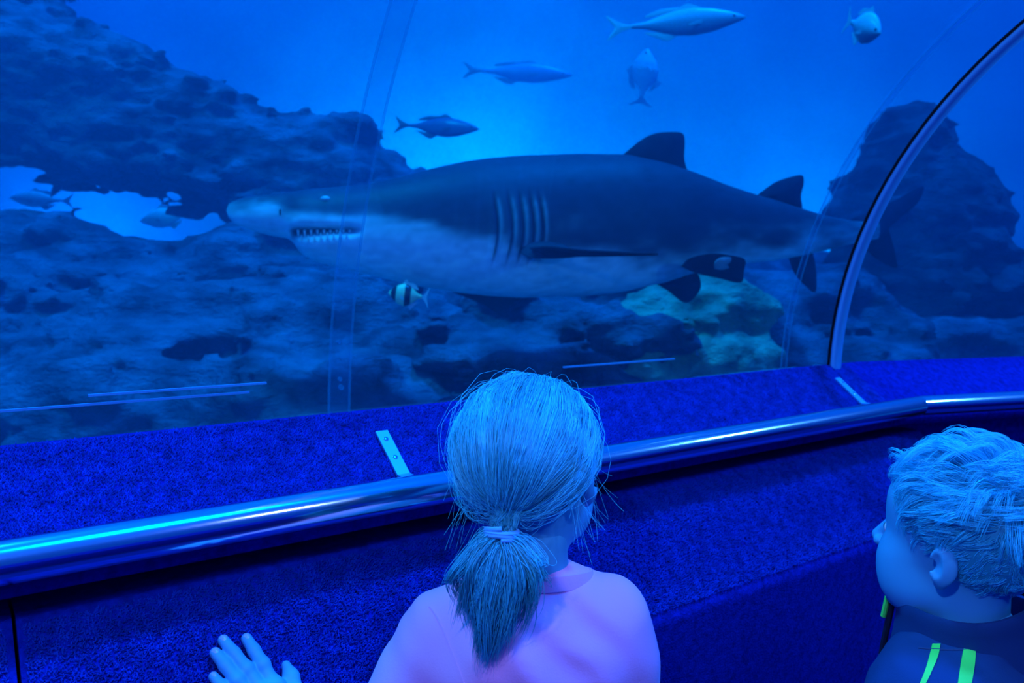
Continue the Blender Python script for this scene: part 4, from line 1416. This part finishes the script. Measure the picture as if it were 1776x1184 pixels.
# close cap below the strands
def cap_mesh(org, R, s, grow, keep, res=.004):
    fl = Field(org - .15, org + .15, res)
    fl.ell(org + R @ (CRC * s), (CRR + grow) * s, R, 0)
    v, f = fl.mesh()
    loc = (v - org) @ R / s
    m = keep(loc)
    f = f[m[f].all(1)]
    used = np.unique(f); mp = np.full(len(v), -1); mp[used] = np.arange(len(used))
    return v[used], mp[f]
cv, cf = cap_mesh(GO, GR, GS, .0045, lambda p: hairline(p) & (p[:, 1] < .075))
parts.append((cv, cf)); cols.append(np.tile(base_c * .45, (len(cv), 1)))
V_, F_ = np_merge(parts)
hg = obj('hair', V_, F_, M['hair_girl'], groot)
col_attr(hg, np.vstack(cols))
# hair elastic: three twisted loops round the tail
td_ = np.array([-.08, -.25, -1.0]); td_ /= np.linalg.norm(td_)
ea = np.cross(td_, [1, 0, 0]); ea /= np.linalg.norm(ea); eb = np.cross(td_, ea)
pts = []
for k in range(121):
    a = 2 * math.pi * k / 40
    pts.append(tieW + np.array([0, -.006, 0]) + td_ * (-.004 + .004 * a / (2 * math.pi) + .0012 * math.sin(a * 1.3)) + (ea * math.cos(a) * .0150 + eb * math.sin(a) * .0165))
v, f = tube(pts, .0027, 8)
obj('hair_elastic', v, f, M['tie'], hg)

# ------------------------------------------------------------------ boy
BO = P(1669, 944, 0.95)
BR = frame(math.radians(-35), 0.05, 0.0)
BS = 1.0
fl, bl_loc = head_field(BO, BR, BS)
hv, hf = fl.mesh()
bch = BO + np.array([.005, -.005, -.182])
BT = frame(math.radians(-38))
bw = lambda p: bch + BT @ np.array(p)
bhip = np.array([bch[0], bch[1], .55])
broot = empty('person', (bhip[0], bhip[1], 0.0))
tag(broot, 'blond boy in a navy jacket with green stripes looking left', 'person', 'children at the tunnel rail')
fb = Field(np.array([bch[0] - .27, bch[1] - .27, 0.0]), np.array([bch[0] + .27, bch[1] + .30, BO[2] - .02]), 0.006)
fb.cap(bw((-.10, 0, .02)), bw((.10, 0, .02)), .045, .045, .02)
fb.ell(bw((0, 0, -.10)), (.10, .075, .17), BT, .03)
fb.ell(bhip + np.array([0, 0, .08]), (.098, .076, .15), BT, .04)
fb.cap(BO + BR @ np.array([0, -.026, -.10]), bw((0, 0, .03)), .044, .05, .02)
for sgn in (-1, 1):
    fb.chain([bw((sgn * .105, 0, .01)), bw((sgn * .15, .0, -.16)), bw((sgn * .13, .07, -.30))], [.036, .030, .022], .02)
    fb.ell(bw((sgn * .125, .09, -.36)), (.016, .026, .045), BT, .01)
    hp = bhip + np.array([sgn * .052, 0, 0]); kn = np.array([hp[0] + sgn * .01, hp[1] + .012, .33]); an = np.array([kn[0], kn[1] - .02, .075])
    fb.chain([hp, kn, an], [.066, .044, .030], .03)
    fb.cap(an + np.array([0, 0, -.035]), an + np.array([sgn * .01, .09, -.045]), .028, .022, .02)
bv_, bf_ = fb.mesh()
V_, F_ = np_merge([(smooth_mesh(hv, hf, 2), hf), (smooth_mesh(bv_, bf_, 2), bf_)])
obj('body', V_, F_, M['skin'], broot)
lower(broot, bhip, bhip[2])
for sg in (-1, 1):
    e = bl_loc((sg * .027, .074, .004))
    v, f = tube([e + BR[:, 1] * q for q in (-.010, -.006, 0, .006, .010)], [.003, .008, .0098, .008, .001], 14)
    eo = obj('eye', v, f, M['white_eye'], broot)
    v, f = tube([e + BR[:, 1] * .0085, e + BR[:, 1] * .0105], [.005, .002], 12)
    obj('iris', v, f, M['eye'], eo)
# jacket
fj = Field(np.array([bch[0] - .30, bch[1] - .30, .42]), np.array([bch[0] + .30, bch[1] + .30, BO[2] + .02]), 0.004)
fj.cap(bw((-.095, 0, .018)), bw((.095, 0, .018)), .064, .064, .03)
fj.ell(bw((0, .0, .02)), (.105, .078, .070), BT, .03)
fj.ell(bw((0, 0, -.10)), (.135, .10, .19), BT, .03)
fj.ell(bhip + np.array([0, 0, .12]), (.13, .105, .18), BT, .05)
for sgn in (-1, 1):
    fj.chain([bw((sgn * .105, 0, .008)), bw((sgn * .155, .0, -.16)), bw((sgn * .135, .07, -.29))], [.056, .046, .038], .025)
def jf(p):
    q = p - bch
    return .004 * vnoise(q * np.array([20, 20, 14]), 3) + .0016 * vnoise(q * 45, 4)
fj.displace(jf, .02)
jv, jf_ = fj.mesh()
jv = smooth_mesh(jv, jf_, 3)
jk = obj('jacket', jv, jf_, M['jacket'], broot)
jb = BVHTree.FromPolygons([Vector(map(float, q)) for q in jv], [list(map(int, q)) for q in jf_])
# standing collar, rolled at the top
nc = P(1672, 1090, 0.955)
v = []
NCOL = 56
for k in range(NCOL):
    t = 2 * math.pi * k / NCOL
    c_, s_ = math.cos(t), math.sin(t)
    base = nc + BT @ np.array([c_ * .079, s_ * .074, 0])
    outd = BT @ np.array([c_, s_, 0])
    dip = -.010 * s_
    for (o1, z1) in ((.010, -.040), (.008, -.026), (.004, -.004), (.001, .020), (.003, .030), (.0005, .036), (-.005, .035), (-.008, .026), (-.010, .0), (-.004, -.045)):
        v.append(base + outd * o1 + np.array([0, 0, z1 + dip + .004 * math.sin(3 * t)]))
f = []
for k in range(NCOL):
    for j in range(9):
        a, b = k * 10 + j, ((k + 1) % NCOL) * 10 + j
        f.append([a, b, b + 1, a + 1])
obj('collar', v, f, M['jacket'], jk)
def onjacket(px, py, off):
    d = Vector(map(float, ray(px, py))).normalized()
    h = jb.ray_cast(Vector((0, 0, H)), d)
    if h[0] is None: return None
    return np.array(h[0]) + np.array(h[1]) * off
def stripe(nm, left, right, mat, n=18):
    L_ = catmull([np.array([a, b, 0.]) for a, b in left], n); R_ = catmull([np.array([a, b, 0.]) for a, b in right], n)
    rows = []
    for a, b in zip(L_, R_):
        row = [onjacket(*(a + (b - a) * q)[:2], .0012) for q in np.linspace(0, 1, 5)]
        if all(r is not None for r in row): rows.append(row)
    if len(rows) < 2: return
    v = [p for r in rows for p in r]; m = len(v)
    nrm = np.array([0, -.6, .8])
    v2 = [p - nrm * .003 for p in v]
    f = grid_faces(len(rows), 5, False) + [[q + m for q in g][::-1] for g in grid_faces(len(rows), 5, False)]
    for i in range(len(rows) - 1):
        f += [[i * 5, (i + 1) * 5, (i + 1) * 5 + m, i * 5 + m], [(i + 1) * 5 + 4, i * 5 + 4, i * 5 + 4 + m, (i + 1) * 5 + 4 + m]]
    tag(obj(nm, v + v2, f, mat, jk, smooth=False), 'neon green stripe' if mat is M['neon'] else None)
stripe('stripe', [(1617, 1117), (1606, 1158), (1590, 1196), (1580, 1215)], [(1631, 1117), (1626, 1140), (1612, 1172), (1590, 1215)], M['neon'])
stripe('stripe', [(1674, 1113), (1666, 1150), (1660, 1190), (1655, 1215)], [(1693, 1112), (1690, 1150), (1683, 1190), (1678, 1215)], M['neon'])
# yoke seam
sp = [onjacket(x, 1124 + 3 * math.sin((x - 1590) / 40) - .00035 * (x - 1640) ** 2, .0004) for x in range(1592, 1772, 6)]
sp = [p for p in sp if p is not None]
if len(sp) > 4:
    v, f = tube(sp, .0011, 6)
    obj('seam', v, f, M['jacket_seam'], jk)
# zip on the chest side with its green puller
zp = [nc + BT @ np.array([0, .086, .028]), nc + BT @ np.array([0, .092, -.01]), nc + BT @ np.array([0, .100, -.06]), nc + BT @ np.array([0, .106, -.12])]
v, f = tube(catmull(zp, 14), .0042, 8)
zo = obj('zip', v, f, M['zip'], jk)
v, f = tube([nc + BT @ np.array([-.004, .094, .012]), nc + BT @ np.array([-.004, .099, -.016])], .0036, 8)
obj('zip_puller', v, f, M['neon'], zo)

# short tousled blond hair
n1 = 13000; MB_ = 8
def boyline(p):
    x, y, z = p[:, 0], p[:, 1], p[:, 2]
    lim = np.interp(y, [-.12, -.06, -.04, -.02, .0, .03, .045, .06, .09], [-.075, -.068, -.050, .004, .006, .022, .050, .066, .074])
    return z > lim
roots = scalp_points(n1, boyline)
nr = (roots - CRC) / CRR ** 2; nr /= np.linalg.norm(nr, axis=1)[:, None]
whorl = np.array([0.01, -.075, .085])
away = roots - whorl
away -= nr * (away * nr).sum(1)[:, None]
away /= np.linalg.norm(away, axis=1)[:, None] + 1e-9
cl = np.floor(roots[:, 0] * 75).astype(int) * 131 + np.floor(roots[:, 1] * 75).astype(int) * 17 + np.floor(roots[:, 2] * 75).astype(int) * 5
cr1 = np.array([random.Random(int(c)).random() for c in cl]); cr2 = np.array([random.Random(int(c) + 7).random() for c in cl]); cr3 = np.array([random.Random(int(c) + 13).random() for c in cl])
sdv = np.cross(nr, away)
top = np.clip((roots[:, 2] - .02) / .07, 0, 1)
ln = (.017 + .032 * top) * (.75 + .5 * cr1) * np.interp(roots[:, 1], [.02, .07], [1, .5])
t = np.linspace(0, 1, MB_)[None, :, None]
lift = (.32 + .62 * top * cr2)[:, None, None]
curl = ((cr3 - .5) * 2.4)[:, None, None]
w = roots[:, None, :] + ln[:, None, None] * (away[:, None, :] * (t * .85) + nr[:, None, :] * (lift * np.sin(t * 2.4) * .75 + .02) + sdv[:, None, :] * curl * t ** 1.6 * .6)
w += rng.normal(size=(n1, 1, 3)) * .0022 * t
w, gb_ = clump(w, roots, 650, .75, .9)
w += rng.normal(size=(n1, 1, 3)) * .0012 * t
WB = BO + np.einsum('ij,nkj->nki', BR, w * BS)
RB = np.full((n1, MB_), .00032) * np.linspace(1.1, .35, MB_)[None, :]
sv1, sf1 = strands_mesh(WB, RB)
base_b = np.array([0.04, 0.72, 0.96])
c1 = np.repeat(base_b * (.6 + .65 * (.55 * cr1 + .45 * rng.random(n1)))[:, None], MB_ * 3, 0)
cv, cf = cap_mesh(BO, BR, BS, .0035, boyline)
V_, F_ = np_merge([(sv1, sf1), (cv, cf)])
hb = obj('hair', V_, F_, M['hair_boy'], broot)
col_attr(hb, np.vstack([c1, np.tile(base_b * .5, (len(cv), 1))]))
